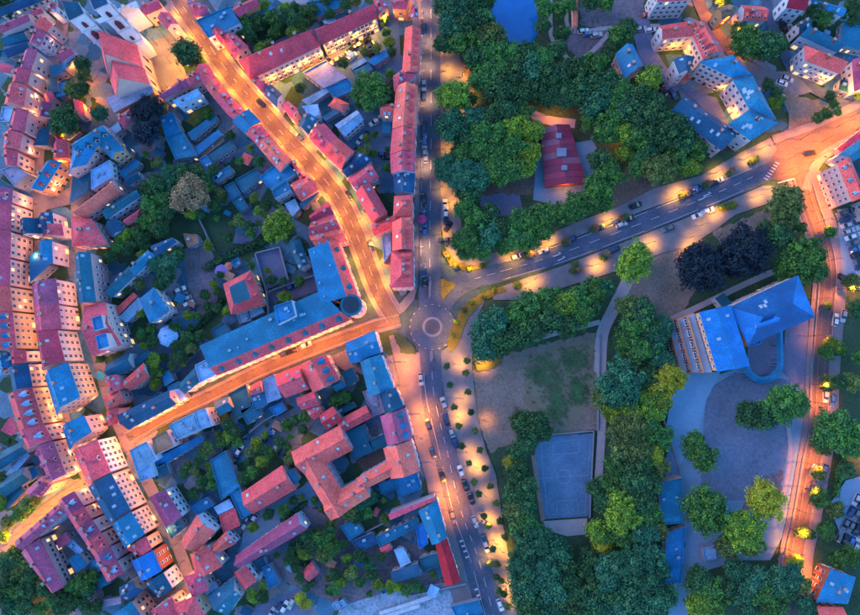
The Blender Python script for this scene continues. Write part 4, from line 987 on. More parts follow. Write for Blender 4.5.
# ================================================================ SINGLE BUILDINGS WITH THEIR OWN SHAPES
def loc_poly(pts, h): 
    q = ccw([tuple(P(x, y, h)[:2]) for x, y in pts]); cx = sum(p[0] for p in q)/len(q); cy = sum(p[1] for p in q)/len(q)
    return [(p[0]-cx, p[1]-cy) for p in q], (cx, cy)
# round corner turret of the hotel
c = P(351, 305, 14); TO = Vector((c.x, c.y, 0))-BLD['hotel'].location
b = MB(); b.cyl(0, 0, 3.4, 3.4, 0, 13.6, 24, 0, False); T = link('turret', b.mesh('turret', [wall_mat('lilac')]), BLD['hotel'], TO)
b = MB(); b.cyl(0, 0, 3.75, 3.75, 13.6, 14.1, 24, 0); link('rim', b.mesh('rim', [roof_mat('T')]), T)
b = MB(); b.cyl(0, 0, 2.9, 2.9, 14.1, 14.16, 24, 0); link('flat_top', b.mesh('flat_top', [mat('turret_top', (.012, .035, .06), .5)]), T)
for fl in range(4):
    for i in range(12):
        a = i*math.pi/6; o = link('window', WIN, T, (math.cos(a)*3.4, math.sin(a)*3.4, fl*3+1)); o.rotation_euler = (0, 0, a-math.pi/2)
# octagon pavilion
c = P(166, 336, 6); T = thing('octagon_pavilion', (c.x, c.y, 0), 'pale blue octagonal pavilion with a cone roof in the yard', 'pavilion')
b = MB(); b.cyl(0, 0, 3.5, 3.5, 0, 4.5, 8, 0, False); link('wall', b.mesh('wall', [wall_mat('blue')]), T)
b = MB(); b.cyl(0, 0, 3.9, .25, 4.5, 6.6, 8, 0); ro = link('roof', b.mesh('roof', [roof_mat('L')]), T)
b = MB(); b.cyl(0, 0, .25, .2, 6.6, 7.3, 8, 0); link('finial', b.mesh('finial', [roof_mat('D')]), ro)
for i in range(8):
    a = (i+.5)*math.pi/4; o = link('window', WIN, T, (math.cos(a)*3.25, math.sin(a)*3.25, 1.2)); o.rotation_euler = (0, 0, a-math.pi/2)
# violet parasol in the garden of the coral villa
def parasol(x, y, r, m, lab):
    c = P(x, y, 2.6); T = thing('parasol', (c.x, c.y, 0), lab, 'parasol'); b = MB(); b.cyl(0, 0, .04, .04, 0, 2.6, 6); link('pole', b.mesh('pole', [POLEM]), T)
    b = MB(); b.cyl(0, 0, r, .05, 2.2, 2.9, 8, 0); link('canopy', b.mesh('canopy', [m]), T)
POLEM = mat('parasol_pole', (.3, .25, .2), .6)
parasol(221, 271, 2.6, mat('violet_cloth', (.22, .16, .42), .8), 'violet garden parasol beside the coral villa')
parasol(228, 266, 1.6, mat('orange_cloth', (.55, .18, .12), .8), 'small orange garden parasol beside the violet one')
parasol(422, 219, 1.7, mat('magenta_cloth', (.6, .06, .22), .8), 'magenta parasol on the avenue pavement')
# twin-towered church
T0 = P(120, 62, 10); CT = thing('church', (T0.x, T0.y, 0), BLABEL['church'], 'church')
CH = wall_mat('blue'); CROOF = roof_mat('D')
def tower(q, h, lab, cap):
    L, (cx, cy) = loc_poly(q, h)
    b = MB(); b.prism(L, 0, h, 0); w = T = link('tower', b.mesh('tower', [CH]), CT, (cx-T0.x, cy-T0.y, 0)); T['label'] = lab
    for z in (12, 20, 27, h-.1):
        g = MB(); g.prism(inset(L, [-.28]*4), z, z+.45, 0, bottom=True); link('string_course', g.mesh('string_course', [mat('church_stone', (.46, .48, .54), .85, .15)]), w)
    r = MB(); I = inset(L, [-.1]*4); zc = h+.35
    for i in range(4): r.face([(*I[i], zc), (*I[(i+1) % 4], zc), (0, 0, zc+cap)])
    link('tower_cap', r.mesh('tower_cap', [CROOF]), T); f = MB(); f.cyl(0, 0, .12, .03, zc+cap-.3, zc+cap+2, 6); link('finial', f.mesh('finial', [CROOF]), T)
    for i in range(4):
        a, c = L[i], L[(i+1) % 4]; ln = math.dist(a, c); u = ((c[0]-a[0])/ln, (c[1]-a[1])/ln)
        for z, sc in ((13.5, 1.0), (21, 1.9), (28.2, 1.2)):
            o = link('belfry_window', BELF, T, (a[0]+u[0]*ln/2, a[1]+u[1]*ln/2, z)); o.rotation_euler = (0, 0, math.atan2(u[1], u[0])+math.pi); o.scale = (sc*.9, 1.4, sc)
b = MB(); arch = [(-.6, 0), (.6, 0), (.6, 1.8), (.36, 2.35), (0, 2.7), (-.36, 2.35), (-.6, 1.8)]
b.face([(-x, .03, z) for x, z in arch], 0)
for i in range(7):
    p, q_ = arch[i], arch[(i+1) % 7]; s = 1.22; b.face([(-p[0], .03, p[1]), (-q_[0], .03, q_[1]), (-q_[0]*s, .16, (q_[1]-1.2)*s+1.2), (-p[0]*s, .16, (p[1]-1.2)*s+1.2)], 1)
BELF = b.mesh('belfry_window', [GLASS, mat('church_stone', (.46, .48, .54))])
tower([(70, 21), (84, 14), (79, 4), (65, 11)], 34, 'west church tower with a dark pointed cap and arched openings', 6)
tower([(95, 10), (108, 4), (103, -6), (90, 0)], 34, 'east church tower with a dark pointed cap and arched openings', 6)
T = CT
def nave(q, h, rise, nm, rc='R', wins=True):
    v = [P(x, y, h)-Vector((T0.x, T0.y, 0)) for x, y in q]; L = ccw([(p.x, p.y) for p in v])
    if ccw([(p.x, p.y) for p in v])[0] != (v[0].x, v[0].y): L = [(v[1].x, v[1].y), (v[0].x, v[0].y), (v[3].x, v[3].y), (v[2].x, v[2].y)]
    m = lambda a, c: ((a[0]+c[0])/2, (a[1]+c[1])/2)
    W = inset(L, [.3]*4); b = MB(); zr = h+rise
    b.face([(*W[0], 0), (*W[1], 0), (*W[1], h), (*W[0], h)]); b.face([(*W[2], 0), (*W[3], 0), (*W[3], h), (*W[2], h)])
    for i in (1, 3): a, c = W[i], W[(i+1) % 4]; b.face([(*a, 0), (*c, 0), (*c, h), (*m(a, c), zr-.2), (*a, h)])
    wl = link('wall', b.mesh('wall', [wall_mat('cream')]), T); r = MB(); r0, r1 = (*m(L[3], L[0]), zr), (*m(L[1], L[2]), zr)
    r.face([(*L[0], h), (*L[1], h), r1, r0]); r.face([(*L[2], h), (*L[3], h), r0, r1]); r.face([(*L[1], h-.15), (*L[0], h-.15), (r0[0], r0[1], zr-.2), (r1[0], r1[1], zr-.2)]); r.face([(*L[3], h-.15), (*L[2], h-.15), (r1[0], r1[1], zr-.2), (r0[0], r0[1], zr-.2)])
    link(nm, r.mesh(nm, [roof_mat(rc)]), T)
    for i in range(4):
        a, c = W[i], W[(i+1) % 4]; ln = math.dist(a, c); u = ((c[0]-a[0])/ln, (c[1]-a[1])/ln)
        for k in range(max(1, int(ln//3.6))):
            t = (k+.5)*ln/max(1, int(ln//3.6)); o = link('arched_window', BELF, T, (a[0]+u[0]*t, a[1]+u[1]*t, h*.3)); o.rotation_euler = (0, 0, math.atan2(u[1], u[0])+math.pi); o.scale = (1.1, 1, h*.16)
nave([(137, 45), (143, 67), (109, 79), (103, 57)], 12, 14, 'nave_roof')
nave([(144, 68), (150, 84), (116, 97), (110, 80)], 11, 10, 'choir_roof')
v = [P(x, y, 9) for x, y in [(151, 86), (153, 92), (114, 112), (106, 98)]]
b = MB(); L = ccw([(p.x-T0.x, p.y-T0.y) for p in v]); b.prism(L, 0, 8.6, 0); link('apse_wall', b.mesh('apse_wall', [wall_mat('orange')]), T)
b = MB(); b.prism(inset(L, [-.2]*4), 8.6, 8.9, 0); link('apse_roof', b.mesh('apse_roof', [roof_mat('G')]), T)
W = L
for i in range(4):
    a, c2 = W[i], W[(i+1) % 4]; ln = math.dist(a, c2); u = ((c2[0]-a[0])/ln, (c2[1]-a[1])/ln)
    for k in range(int(ln//3.2)):
        o = link('arched_window', BELF, T, (a[0]+u[0]*(k+.5)*3.2, a[1]+u[1]*(k+.5)*3.2, 2.6)); o.rotation_euler = (0, 0, math.atan2(u[1], u[0])+math.pi); o.scale = (1.1, 1, 1.3)
# connecting front between the towers
L, (cx, cy) = loc_poly([(84, 16), (96, 11), (94, 6), (82, 11)], 28); b = MB(); b.prism([(x+cx-T0.x, y+cy-T0.y) for x, y in L], 0, 22, 0); link('west_front', b.mesh('west_front', [CH]), T)
# stepped-gable house next to the church
house_gable = thing('gabled_chapel', tuple(P(131, 14, 0)[:2])+(0,), 'white stepped gable front north of the church', 'chapel')
g0 = P(131, 14, 0); L, (cx, cy) = loc_poly([(120, 18), (139, 9), (135, 0), (117, 8)], 11)
b = MB(); b.prism([(x+cx-g0.x, y+cy-g0.y) for x, y in L], 0, 10.5, 0); link('wall', b.mesh('wall', [wall_mat('blue')]), house_gable)
a, c2 = min(((L[i], L[(i+1) % 4]) for i in range(4)), key=lambda e: abs(e[0][1]+e[1][1]+cy*2)); ln = math.dist(a, c2)
for i, (t0, t1, z) in enumerate([(0, 1, 1.4), (.14, .86, 2.8), (.28, .72, 4.2), (.42, .58, 5.4)]):
    u = ((c2[0]-a[0]), (c2[1]-a[1])); p0 = (a[0]+u[0]*t0+cx-g0.x, a[1]+u[1]*t0+cy-g0.y); p1 = (a[0]+u[0]*t1+cx-g0.x, a[1]+u[1]*t1+cy-g0.y); nn = (-u[1]/ln*.5, u[0]/ln*.5)
    b = MB(); b.prism(ccw([p0, p1, (p1[0]+nn[0], p1[1]+nn[1]), (p0[0]+nn[0], p0[1]+nn[1])]), 10.5+(z-1.4 if i else 0), 10.5+z, 0); link('gable_step', b.mesh('gable_step', [wall_mat('white')]), house_gable)
# brick-built school with the vivid blue roofs, balcony front and curved arcade
house('g', 'U', 15, [(699, 312), (717, 372), (750, 366), (731, 305)], rise=1.2, ridge=1, wall='orange', s=3, k=0, noun='school', of='school')
house('h', 'K', 14, [(729, 307), (798, 275), (815, 317), (748, 346)], rise=3.4, ridge=1, wall='orange', s=4, k=0, noun='school', of='school', rc2='U', bd=0, d=0)  # main slopes painted in shade blue, hip ends in lit blue
house('f', 'U', 12, [(743, 334), (759, 330), (761, 344), (747, 347)], wall='orange', s=1, noun='school', of='school', rc2='O')
house('g', 'U', 13.2, [(752, 334), (776, 326), (770, 312), (748, 320)], rise=4.5, ridge=0, wall='orange', s=0, k=0, noun='school', of='school')
house('s', 'T', 5, [(715, 298), (724, 293), (731, 303), (722, 308)], wall='blue', noun='porch', label='teal porch behind the blue-roofed school')
for H in HOUSES[-5:]: H['c'] = (sum(p[0] for p in H['q'])/4, sum(p[1] for p in H['q'])/4)
for H in HOUSES[-5:]: build_house(H, RND)
# balcony frame on the west front of the school: three open floors by five bays
pa, pb = P(677, 321, 14), P(690, 373, 14); pc, pd = P(698, 312.6, 14), P(716, 372, 14); T = BLD['school']; BO = pa-T.location; BO.z = 0
BR = mat('school_brick', (.50, .20, .10), .85, .2, .5, 3); DK = mat('balcony_floor', (.30, .36, .46), .8)
e0, e1 = (pa-pa), (pb-pa); f0, f1 = (pc-pa), (pd-pa)
for fl in range(3):
    t0, t1 = 1-fl*.30, 1-fl*.30-.02
    o0, o1 = f0.lerp(e0, .36+.3*(2-fl)), f1.lerp(e1, .36+.3*(2-fl)); z = 3.6*(fl+1)
    b = MB(); q = [f0, o0, o1, f1]; q = ccw([(p.x, p.y) for p in q]); b.prism(q, z-.3, z, 0, bottom=True); fo = link('balcony_floor', b.mesh('balcony_floor', [DK]), T, BO)
    b = MB()
    for a_, c_ in ((o0, o1),):
        b.prism(ccw([(a_.x, a_.y), (c_.x, c_.y), (c_.x+.25, c_.y), (a_.x+.25, a_.y)]), z, z+1.0, 0)
    link('parapet', b.mesh('parapet', [BR]), fo)
    for i in range(6):
        p = o0.lerp(o1, i/5); r_ = f0.lerp(f1, i/5); b = MB(); d_ = (o1-o0).normalized()*.22
        b.prism(ccw([(p.x-d_.x, p.y-d_.y), (p.x+d_.x, p.y+d_.y), (r_.x+d_.x, r_.y+d_.y), (r_.x-d_.x, r_.y-d_.y)]), z-3.3, z-.02, 0); link('pier', b.mesh('pier', [BR]), T, BO)
    for i in range(5):
        p = o0.lerp(o1, (i+.5)/5); o = link('window', WINTALL, T, Vector((p.x-.02, p.y, z-3.0))+BO); dd = o1-o0; o.rotation_euler = (0, 0, math.atan2(dd.y, dd.x)+math.pi if dd.x*0-dd.y*(-1) < 0 else math.atan2(dd.y, dd.x)); o.scale = (1.25, 1, 1)
# curved arcade round the court
T = BLD['school']; T0_ = P(764, 360); AO = Vector((T0_.x, T0_.y, 0))-T.location
path = [(779, 326), (780, 345), (780, 360)]+[(763+17.5*math.cos(a), 361+19*math.sin(a)) for a in [math.radians(k) for k in range(10, 200, 12)]]
A = offset_line(path, -3.4); B_ = offset_line(path, 3.4); M_ = offset_line(path, 0); b = MB()
for i in range(len(path)-1):
    for s, e in ((A, M_), (M_, B_)):
        q = [P(*s[i], 4), P(*e[i], 4), P(*e[i+1], 4), P(*s[i+1], 4)]; zz = [4.0 if s is A else 4.6, 4.6 if s is A else 4.0]; zz = [zz[0], zz[1], zz[1], zz[0]]
        b.face([(p.x-T0_.x, p.y-T0_.y, z) for p, z in zip(q, zz)])
link('arcade_roof', b.mesh('arcade_roof', [roof_mat('B')]), T, AO)
for i in range(len(path)):
    for s in (A, B_):
        p = P(*s[i], 4)-T0_; p = p*.985; b = MB(); b.cyl(p.x, p.y, .1, .1, 0, 4.0, 6); link('column', b.mesh('column', [roof_mat('D')]), T, AO)
# red pavilion in the park: sheet roof in strips with three rooflights
q = [P(x, y, 4) for x, y in [(541, 128), (545, 187), (587, 183), (570, 124)]]; T0p = sum(q, Vector())/4; T = thing('park_pavilion', (T0p.x, T0p.y, 0), 'red sheet-roofed pavilion with rooflights in the park', 'pavilion')
L = [(p.x-T0p.x, p.y-T0p.y) for p in q]; L = L if ccw(L) == L else [L[1], L[0], L[3], L[2]]
W = inset(L, [.5]*4); b = MB()
for i in range(4): b.face([(*W[i], 0), (*W[(i+1) % 4], 0), (*W[(i+1) % 4], 3.6), (*W[i], 3.6)])
link('wall', b.mesh('wall', [wall_mat('brick')]), T); m = lambda a, c, t=.5: (a[0]+(c[0]-a[0])*t, a[1]+(c[1]-a[1])*t); RR = random.Random(8)
SHEET = [mat('red_sheet_%d' % i, c_, .5, .25, .4, 3, 'seam') for i, c_ in enumerate([(.34, .035, .08), (.40, .05, .10), (.28, .04, .09), (.36, .12, .18)])]
ro = MB()
for k in range(9):
    t0, t1 = k/9+.002, (k+1)/9-.002; mi = RR.randrange(4)
    for e0_, e1_, r0_, r1_ in ((L[0], L[1], m(L[0], L[3]), m(L[1], L[2])), (L[3], L[2], m(L[0], L[3]), m(L[1], L[2]))):
        b = MB(); z = RR.uniform(0, .05); mi = RR.randrange(4)
        b.face([(*m(e0_, e1_, t0), 3.6+z), (*m(e0_, e1_, t1), 3.6+z), (*m(r0_, r1_, t1), 5.6+z), (*m(r0_, r1_, t0), 5.6+z)]); b.face([(*m(e0_, e1_, t1), 3.5), (*m(e0_, e1_, t0), 3.5), (*m(r0_, r1_, t0), 5.5), (*m(r0_, r1_, t1), 5.5)])
        link('roof_sheet', b.mesh('roof_sheet', [SHEET[mi]]), T)
for t in (.2, .48, .74):
    b = MB(); p = m(m(L[0], L[3]), m(L[1], L[2]), t); w_ = 1.7 if t == .48 else 1.0; b.box(p[0]-w_, p[1]-w_*.9, 5.3, p[0]+w_, p[1]+w_*.9, 6.2); link('rooflight', b.mesh('rooflight', [mat('rooflight_glass', (.20, .22, .30), .3, .3)]), T)
# roof boxes stand on their roofs already; garden walls
def garden_wall(pts, lab, h=1.8, w=.35, m_='grey'):
    Wp = [P(x, y, h) for x, y in pts]; o = Wp[0]; b = MB()
    for i in range(len(Wp)-1):
        a, c_ = Wp[i]-o, Wp[i+1]-o; d = (c_-a).normalized(); n = Vector((-d.y, d.x, 0))*w/2; b.prism(ccw([(a-n)[:2], (c_-n)[:2], (c_+n)[:2], (a+n)[:2]]), 0, h+.01*i, 0)
    tag(link('garden_wall', b.mesh('garden_wall', [wall_mat(m_)]), None, (o.x, o.y, 0)), lab, 'wall')
for pts, lab in [([(255, 253), (279, 247), (288, 280)], 'pale wall round the upper paved court'), ([(255, 254), (266, 291), (268, 314)], 'pale wall beside the coral villa'), ([(267, 292), (314, 275)], 'dividing wall between the two paved courts'),
                 ([(173, 112), (184, 136), (196, 158)], 'pale wall beside the olive lawn'), ([(213, 250), (203, 228), (196, 214)], 'wall along the garden lawn of the old town'), ([(160, 500), (180, 530)], 'wall behind the broad plum roof'),
                 ([(212, 428), (222, 450), (210, 458)], 'white yard wall behind the pale blocks'), ([(243, 438), (262, 422), (283, 410), (282, 400)], 'pinkish yard wall in the southern yards'), ([(390, 520), (350, 540)], 'wall along the waste ground'),
                 ([(658, 400), (680, 470), (682, 476)], 'wall beside the front court of the school'), ([(534, 436), (594, 431), (590, 518)], 'low wall round the sports court'), ([(50, 126), (60, 138), (70, 140), (80, 132)], 'round wall of the little garden west of the church'),
                 ([(600, 334), (598, 430)], 'low edge wall of the dry lawn'), ([(410, 596), (466, 584)], 'concrete wall along the building site')]:
    garden_wall(pts, lab, .9 if 'low' in lab else 1.8)
# ================================================================ TREES
import numpy as np
def crown_mesh(name, seed, mats_, lobes=90, per=60, squash=.82, leaf=.07, lob=.26):
    """leaf-sized faces in uneven sprays spread through the crown's volume, with gaps, light and dark clumps and a ragged outline"""
    g = np.random.default_rng(seed)
    n = lobes; i = np.arange(n)+.5; ph = np.arccos(1-1.65*i/n); th = math.pi*(1+5**.5)*i+g.uniform(0, 6)
    C = np.stack([np.cos(th)*np.sin(ph), np.sin(th)*np.sin(ph), np.cos(ph)*squash], 1)
    az = np.arctan2(C[:, 1], C[:, 0]); k1, k2, p1, p2 = g.integers(2, 4), g.integers(4, 7), g.uniform(0, 6), g.uniform(0, 6)
    rim = 1+.14*np.sin(k1*az+p1)+.10*np.sin(k2*az+p2)                       # bays and bulges of the outline
    C *= (g.uniform(.45, .88, n)*(1-.4*(g.random(n) < .22))*rim)[:, None]; C += g.normal(0, .07, C.shape)
    R = g.uniform(.45, 1.5, n)*lob
    V = []; F = []; M = []; o = 0
    for k in range(n):
        m = int(per*(R[k]/lob)**1.3)+8; d = g.normal(size=(m, 3)); d /= np.linalg.norm(d, axis=1)[:, None]; d[:, 2] = np.abs(d[:, 2])*np.where(g.random(m) < .78, 1, -1)
        st = g.uniform(.6, 1.5, 3); st[2] = g.uniform(.5, .9)
        p = C[k]+d*R[k]*g.uniform(.35, 1.18, (m, 1))*st
        nr = d*.8+np.array([0, 0, .35])+g.normal(0, .5, d.shape); nr /= np.linalg.norm(nr, axis=1)[:, None]
        a = np.cross(nr, g.normal(size=(m, 3))); a /= np.linalg.norm(a, axis=1)[:, None]; bb = np.cross(nr, a)
        s = leaf*g.uniform(.5, 1.5, (m, 1))
        V.append(np.stack([p-a*s, p-bb*s*.6, p+a*s, p+bb*s*.6], 1).reshape(-1, 3)); F += [(o+4*t, o+4*t+1, o+4*t+2, o+4*t+3) for t in range(m)]; o += 4*m
        base = g.random() < .34; M += [int(base != (x < .2)) for x in g.random(m)]
    me = bpy.data.meshes.new(name); me.from_pydata(np.concatenate(V).tolist(), [], F)
    for m in mats_: me.materials.append(m)
    me.polygons.foreach_set('material_index', M); me.update(); return me
def leafm(name, c, c2=None): return mat('leaves_'+name, c, .75, .45, .5, 2.2, objvar=.22, spec=.2)
KINDS = {'d': ('dark green', (.026, .085, .036), (.06, .165, .05)), 'g': ('mid green', (.036, .125, .036), (.10, .26, .04)), 'y': ('yellow-green', (.10, .20, .03), (.25, .37, .03)),
         't': ('blue-green', (.024, .115, .066), (.055, .20, .085)), 'n': ('blackish', (.012, .025, .045), (.018, .038, .055)), 'Y': ('bright yellow', (.30, .32, .025), (.42, .42, .04)),
         'o': ('brown-leaved', (.25, .165, .095), (.36, .24, .13)), 'v': ('olive green', (.07, .125, .04), (.17, .23, .055))}
CROWNS = {}; BIG = {}
for ki, (k_, (nm, c1, c2)) in enumerate(KINDS.items()):
    ms = [leafm(nm.replace(' ', '_'), c1), leafm(nm.replace(' ', '_')+'_light', c2)]
    CROWNS[k_] = [crown_mesh('crown', 100+ki*10+v, ms, lobes=(92, 76, 104)[v], per=(62, 70, 54)[v], squash=(.8, .9, .72)[v]) for v in range(3)]
    BIG[k_] = [crown_mesh('crown', 300+ki*10+v, ms, lobes=190, per=60, squash=.7, leaf=.045, lob=.18) for v in range(2)]
BARK = mat('bark', (.09, .065, .05), .9, .3, 1.0, 4)
def _trunk():
    b = MB(); b.cyl(0, 0, .42, .26, 0, .55, 8, 0, False); b.cyl(0, 0, .26, .18, .55, 1.0, 8)
    for i in range(5):
        a = i*1.2566+.4; b.tube((0, 0, .6+.05*i), (math.cos(a)*1.1, math.sin(a)*1.1, 1.15+.06*i), .09)
    return b.mesh('trunk', [BARK])
TRUNK = _trunk(); TR = random.Random(5)
def tree(x, y, r, kind, where, low=False, what=None):
    R = r*MPP*1.04; ht = R*(.9 if low else 1.25)+(.4 if low else 1.6); ht = min(ht, 9.5); base = P(x, y, ht); nm = what or ('shrub' if low else 'bush' if r <= 7 else 'tree')  # crowns this small are still trees, named apart by size only
    k = kind if kind in CROWNS else 'g'
    T = thing(nm, (base.x, base.y, 0), f"{KINDS[k][0]} leafy {nm} {where}", nm, f"{nm}{'es' if nm == 'bush' else 's'} {where}", TR.uniform(0, 6.28))
    th = ht-R*.45; t = link('trunk', TRUNK, T); t.scale = (R*.13+.12, R*.13+.12, max(.3, th))
    c = link('crown', (BIG if r >= 16 else CROWNS)[k][TR.randrange(2 if r >= 16 else 3)], T, (0, 0, ht)); s = R*TR.uniform(.95, 1.06); c.scale = (s, s, s*TR.uniform(.75, .95))
    c.rotation_euler = (TR.uniform(-.12, .12), TR.uniform(-.12, .12), TR.uniform(0, 6))
def trees(where, txt, low=False):
    for w in txt.split():
        x, y, r, k = w.split(','); tree(float(x), float(y), float(r), k, where, low)

trees('in the wood beside the pond', '446,4,13,d 458,8,14,t 472,4,14,d 485,-2,13,d 452,26,13,t 467,24,14,d 482,20,13,d 444,44,10,d 460,44,13,g 476,40,13,g 490,34,14,v 488,52,14,g 502,50,13,g 514,56,13,g 526,54,13,d 540,60,13,g 476,60,13,d 498,68,15,g 514,74,14,d 530,72,14,t 546,78,14,d 484,78,14,g 500,88,15,d 518,92,13,d 534,90,13,d 548,95,12,d')
trees('on the bank between pond and earth yard', '545,8,9,g 543,26,8,d 560,10,9,g 562,34,9,d 556,50,10,d 570,4,7,g 590,2,9,d 606,2,9,g 618,36,11,g 628,28,10,d 614,44,8,d')
trees('in the wood behind the blue guesthouse', '562,76,13,d 578,70,14,d 594,66,14,g 604,60,9,d 562,94,13,d 578,92,13,d 594,84,14,d 608,82,13,d 622,92,14,g 610,100,13,g 596,104,14,t 638,98,14,d 652,104,13,d 626,112,14,d 642,118,15,d 658,118,14,d 610,118,14,g 592,118,11,g 672,122,13,d 684,128,12,d 650,80,13,y')
trees('in the wood between red pavilion and courtyard school', '606,132,13,g 622,130,13,y 636,138,14,g 652,134,14,d 668,138,15,d 684,144,13,d 696,152,12,g 648,152,13,d 660,168,16,v 640,166,11,g 676,158,12,g 688,166,11,y 626,152,10,y')
trees('round the red pavilion in the park', '598,188,14,g 608,174,13,g 600,160,11,d 590,200,12,g 604,202,10,g 574,208,12,g 560,214,12,g 545,216,12,g 530,222,12,g 516,222,12,g 502,228,12,d 514,238,12,g 528,240,11,g 542,230,11,g 490,236,12,t 504,246,9,g 466,240,14,g 480,250,11,g 464,252,8,g')
trees('between the avenue and the sand court', '453,95,17,y 467,100,9,v 450,126,15,t 464,138,12,d 476,118,13,t 492,118,13,d 506,112,13,d 520,110,11,g 482,136,14,g 498,134,13,g 514,128,13,y 530,132,12,y 462,154,12,g 480,152,13,g 496,152,13,g 512,148,13,g 528,152,12,y 446,168,12,t 462,176,16,t 478,178,14,t 494,168,15,g 508,170,14,g 525,167,12,y 468,194,12,d 466,208,12,g 476,220,12,g 490,212,10,d')
trees('in the grove beside the roundabout', '486,330,14,t 484,346,13,t 498,322,13,t 502,340,14,d 516,334,13,d 518,316,13,g 532,306,13,g 534,326,14,d 548,300,13,g 550,318,14,d 564,306,13,y 566,324,12,d 578,298,13,g 582,314,12,g 594,290,12,g 604,288,10,t 592,304,10,d')
trees('on the bend of the boulevard pavement', '634,262,19,y')
trees('over the lawn behind the boulevard', '700,268,23,n 743,252,24,n')
trees('at the foot of the junction', '786,207,19,v 778,236,13,d 766,230,9,d 804,260,24,g 786,268,12,g 818,270,9,v 830,232,6,g 800,228,6,v')
trees('along the park path near the school', '628,306,12,v 642,312,13,d 634,326,12,g 648,330,11,d 626,342,12,g 640,350,13,g 656,342,11,t 664,326,10,t 660,360,11,t')
trees('in the belt between court and school', '620,384,23,t 604,398,11,v 650,380,13,d 668,380,16,Y 660,396,13,y 644,398,12,y 628,410,13,y 614,412,11,y 652,412,12,y 628,430,18,v 648,430,14,g 662,438,11,g 640,448,14,v 622,450,12,v 652,456,10,Y 636,464,13,d 616,468,11,g 660,468,9,v 632,482,14,d 648,484,12,d 614,486,12,g 598,488,9,d 640,502,14,d 606,502,12,d 621,512,19,y 648,514,12,g 598,532,11,y 604,544,8,Y 622,534,13,g 642,532,13,t 656,528,10,v')
trees('in the wood south of the sports court', '518,472,11,d 524,486,11,d 514,496,11,d 526,502,12,d 516,512,12,v 524,524,13,g 536,542,17,t 552,550,14,t 524,562,16,t 544,568,16,t 562,562,12,d 526,584,15,t 548,586,15,t 566,582,13,d 580,572,11,d 560,600,11,v 530,604,15,d 548,608,13,t 578,594,13,d 594,580,13,d 590,562,10,d 608,572,15,t 594,602,14,t 612,592,14,d 614,610,13,t 630,564,18,t 650,556,14,t 644,580,16,t 658,572,11,t 630,594,15,t 650,602,15,t 666,596,12,t 578,612,12,d 630,612,12,t')
trees('beside the sports court', '524,424,12,d 536,422,12,d 528,440,11,d 516,452,9,d 544,432,9,d 512,462,8,Y')  # last tree: lamp glow put into its bright yellow leaf colour
trees('on the school playground', '695,443,11,g 703,458,13,g 748,415,12,d 765,416,13,d 786,403,20,g')
trees('in the clump behind the playground', '706,510,22,g 765,500,19,Y 742,530,19,y 730,546,12,v 752,543,11,v')
trees('in the garden south of the playground', '698,580,12,d 708,590,12,g 700,604,13,y 716,604,12,g 738,572,12,t 752,580,12,t 744,594,11,t 762,592,12,g 776,580,12,t 790,578,11,t 784,592,11,d 770,606,12,g 754,610,10,t 800,584,9,v 806,606,10,t 728,590,11,d 796,562,7,Y')
trees('along the park road', '832,344,7,y 826,352,7,g 840,350,6,g 828,384,8,v 840,382,8,d 852,382,8,v 862,356,8,g 838,432,21,g 852,446,11,y 824,444,10,v 818,474,6,v 820,498,9,g 836,510,8,v 826,530,8,g 802,532,6,g 810,534,5,d 838,558,9,g 852,556,8,g 846,470,8,d 852,282,8,v 858,310,9,d 828,306,4,d')
trees('on the corner by the northern square', '748,42,17,g 766,46,15,d 778,44,8,g 738,30,8,v')
trees('on the dry triangle by the junction', '774,104,6,y 780,100,5,g 776,92,5,d 768,84,6,d 818,118,6,v 826,114,6,g 834,104,5,g 830,96,5,d 838,112,4,g')
trees('behind the houses in the north-east', '814,12,9,d 824,18,9,g 852,6,8,d 726,6,7,g 718,-2,7,d')
trees('in the churchyard', '82,64,8,d 84,76,8,v 72,90,8,v 82,90,8,d 78,98,6,d 100,114,8,t')
trees('in the round walled garden west of the church', '64,121,15,d')
trees('towering over the yard south of the church', '147,113,16,n 147,131,14,n')
trees('on the church square', '188,54,14,d')
trees('in the gardens behind the long terrace', '246,26,8,g 258,22,8,d 270,18,8,g 282,16,8,d 294,20,8,d 302,24,7,g 250,36,7,d 240,30,6,v 312,10,7,d 260,50,5,v')
trees('in the parking yard behind the avenue terrace', '371,91,19,g')
trees('along the lane behind the avenue terrace', '384,20,5,d 386,32,5,g 390,42,5,d 392,52,5,d 330,14,5,d 346,4,6,d 355,1,6,v')
trees('in the big gardens of the old town', '148,190,9,d 158,184,10,d 170,178,10,t 182,172,9,d 196,172,8,d 150,204,10,g 162,198,9,g 172,196,9,d 168,210,9,d 156,216,9,g 146,222,8,g 160,228,9,d 136,232,7,g 126,236,7,y 118,246,7,g 130,246,7,d 142,240,7,d 110,258,6,d 206,178,7,d 214,170,6,d')
trees('the only brown crown in the old town gardens', '189,194,19,o')
trees('by the yard of parked cars', '158,264,9,t 170,262,9,t 166,276,9,t 160,284,7,d 178,254,7,d 208,246,5,y 214,284,4,y')
trees('behind the blue guest hall on the curving street', '277,226,16,y 288,231,8,d 254,198,5,y 228,238,5,d 300,244,6,d 306,252,5,d')
trees('in the gardens south of the octagon pavilion', '154,360,7,y 156,372,7,g 155,384,6,y 176,345,6,d 186,338,6,d 190,348,6,v 182,358,6,d 200,336,6,d 172,366,5,d 140,312,5,y 116,288,6,g 140,284,5,v 126,290,5,d')
trees('in the yards south of the side street', '204,452,6,g 208,446,5,g 198,462,5,d 228,424,6,d 233,432,6,d 244,478,6,d 252,472,6,g 262,462,6,y 270,454,6,g 286,425,5,g 294,420,5,d 262,448,5,d 334,402,6,g 344,398,6,g 338,394,5,d')
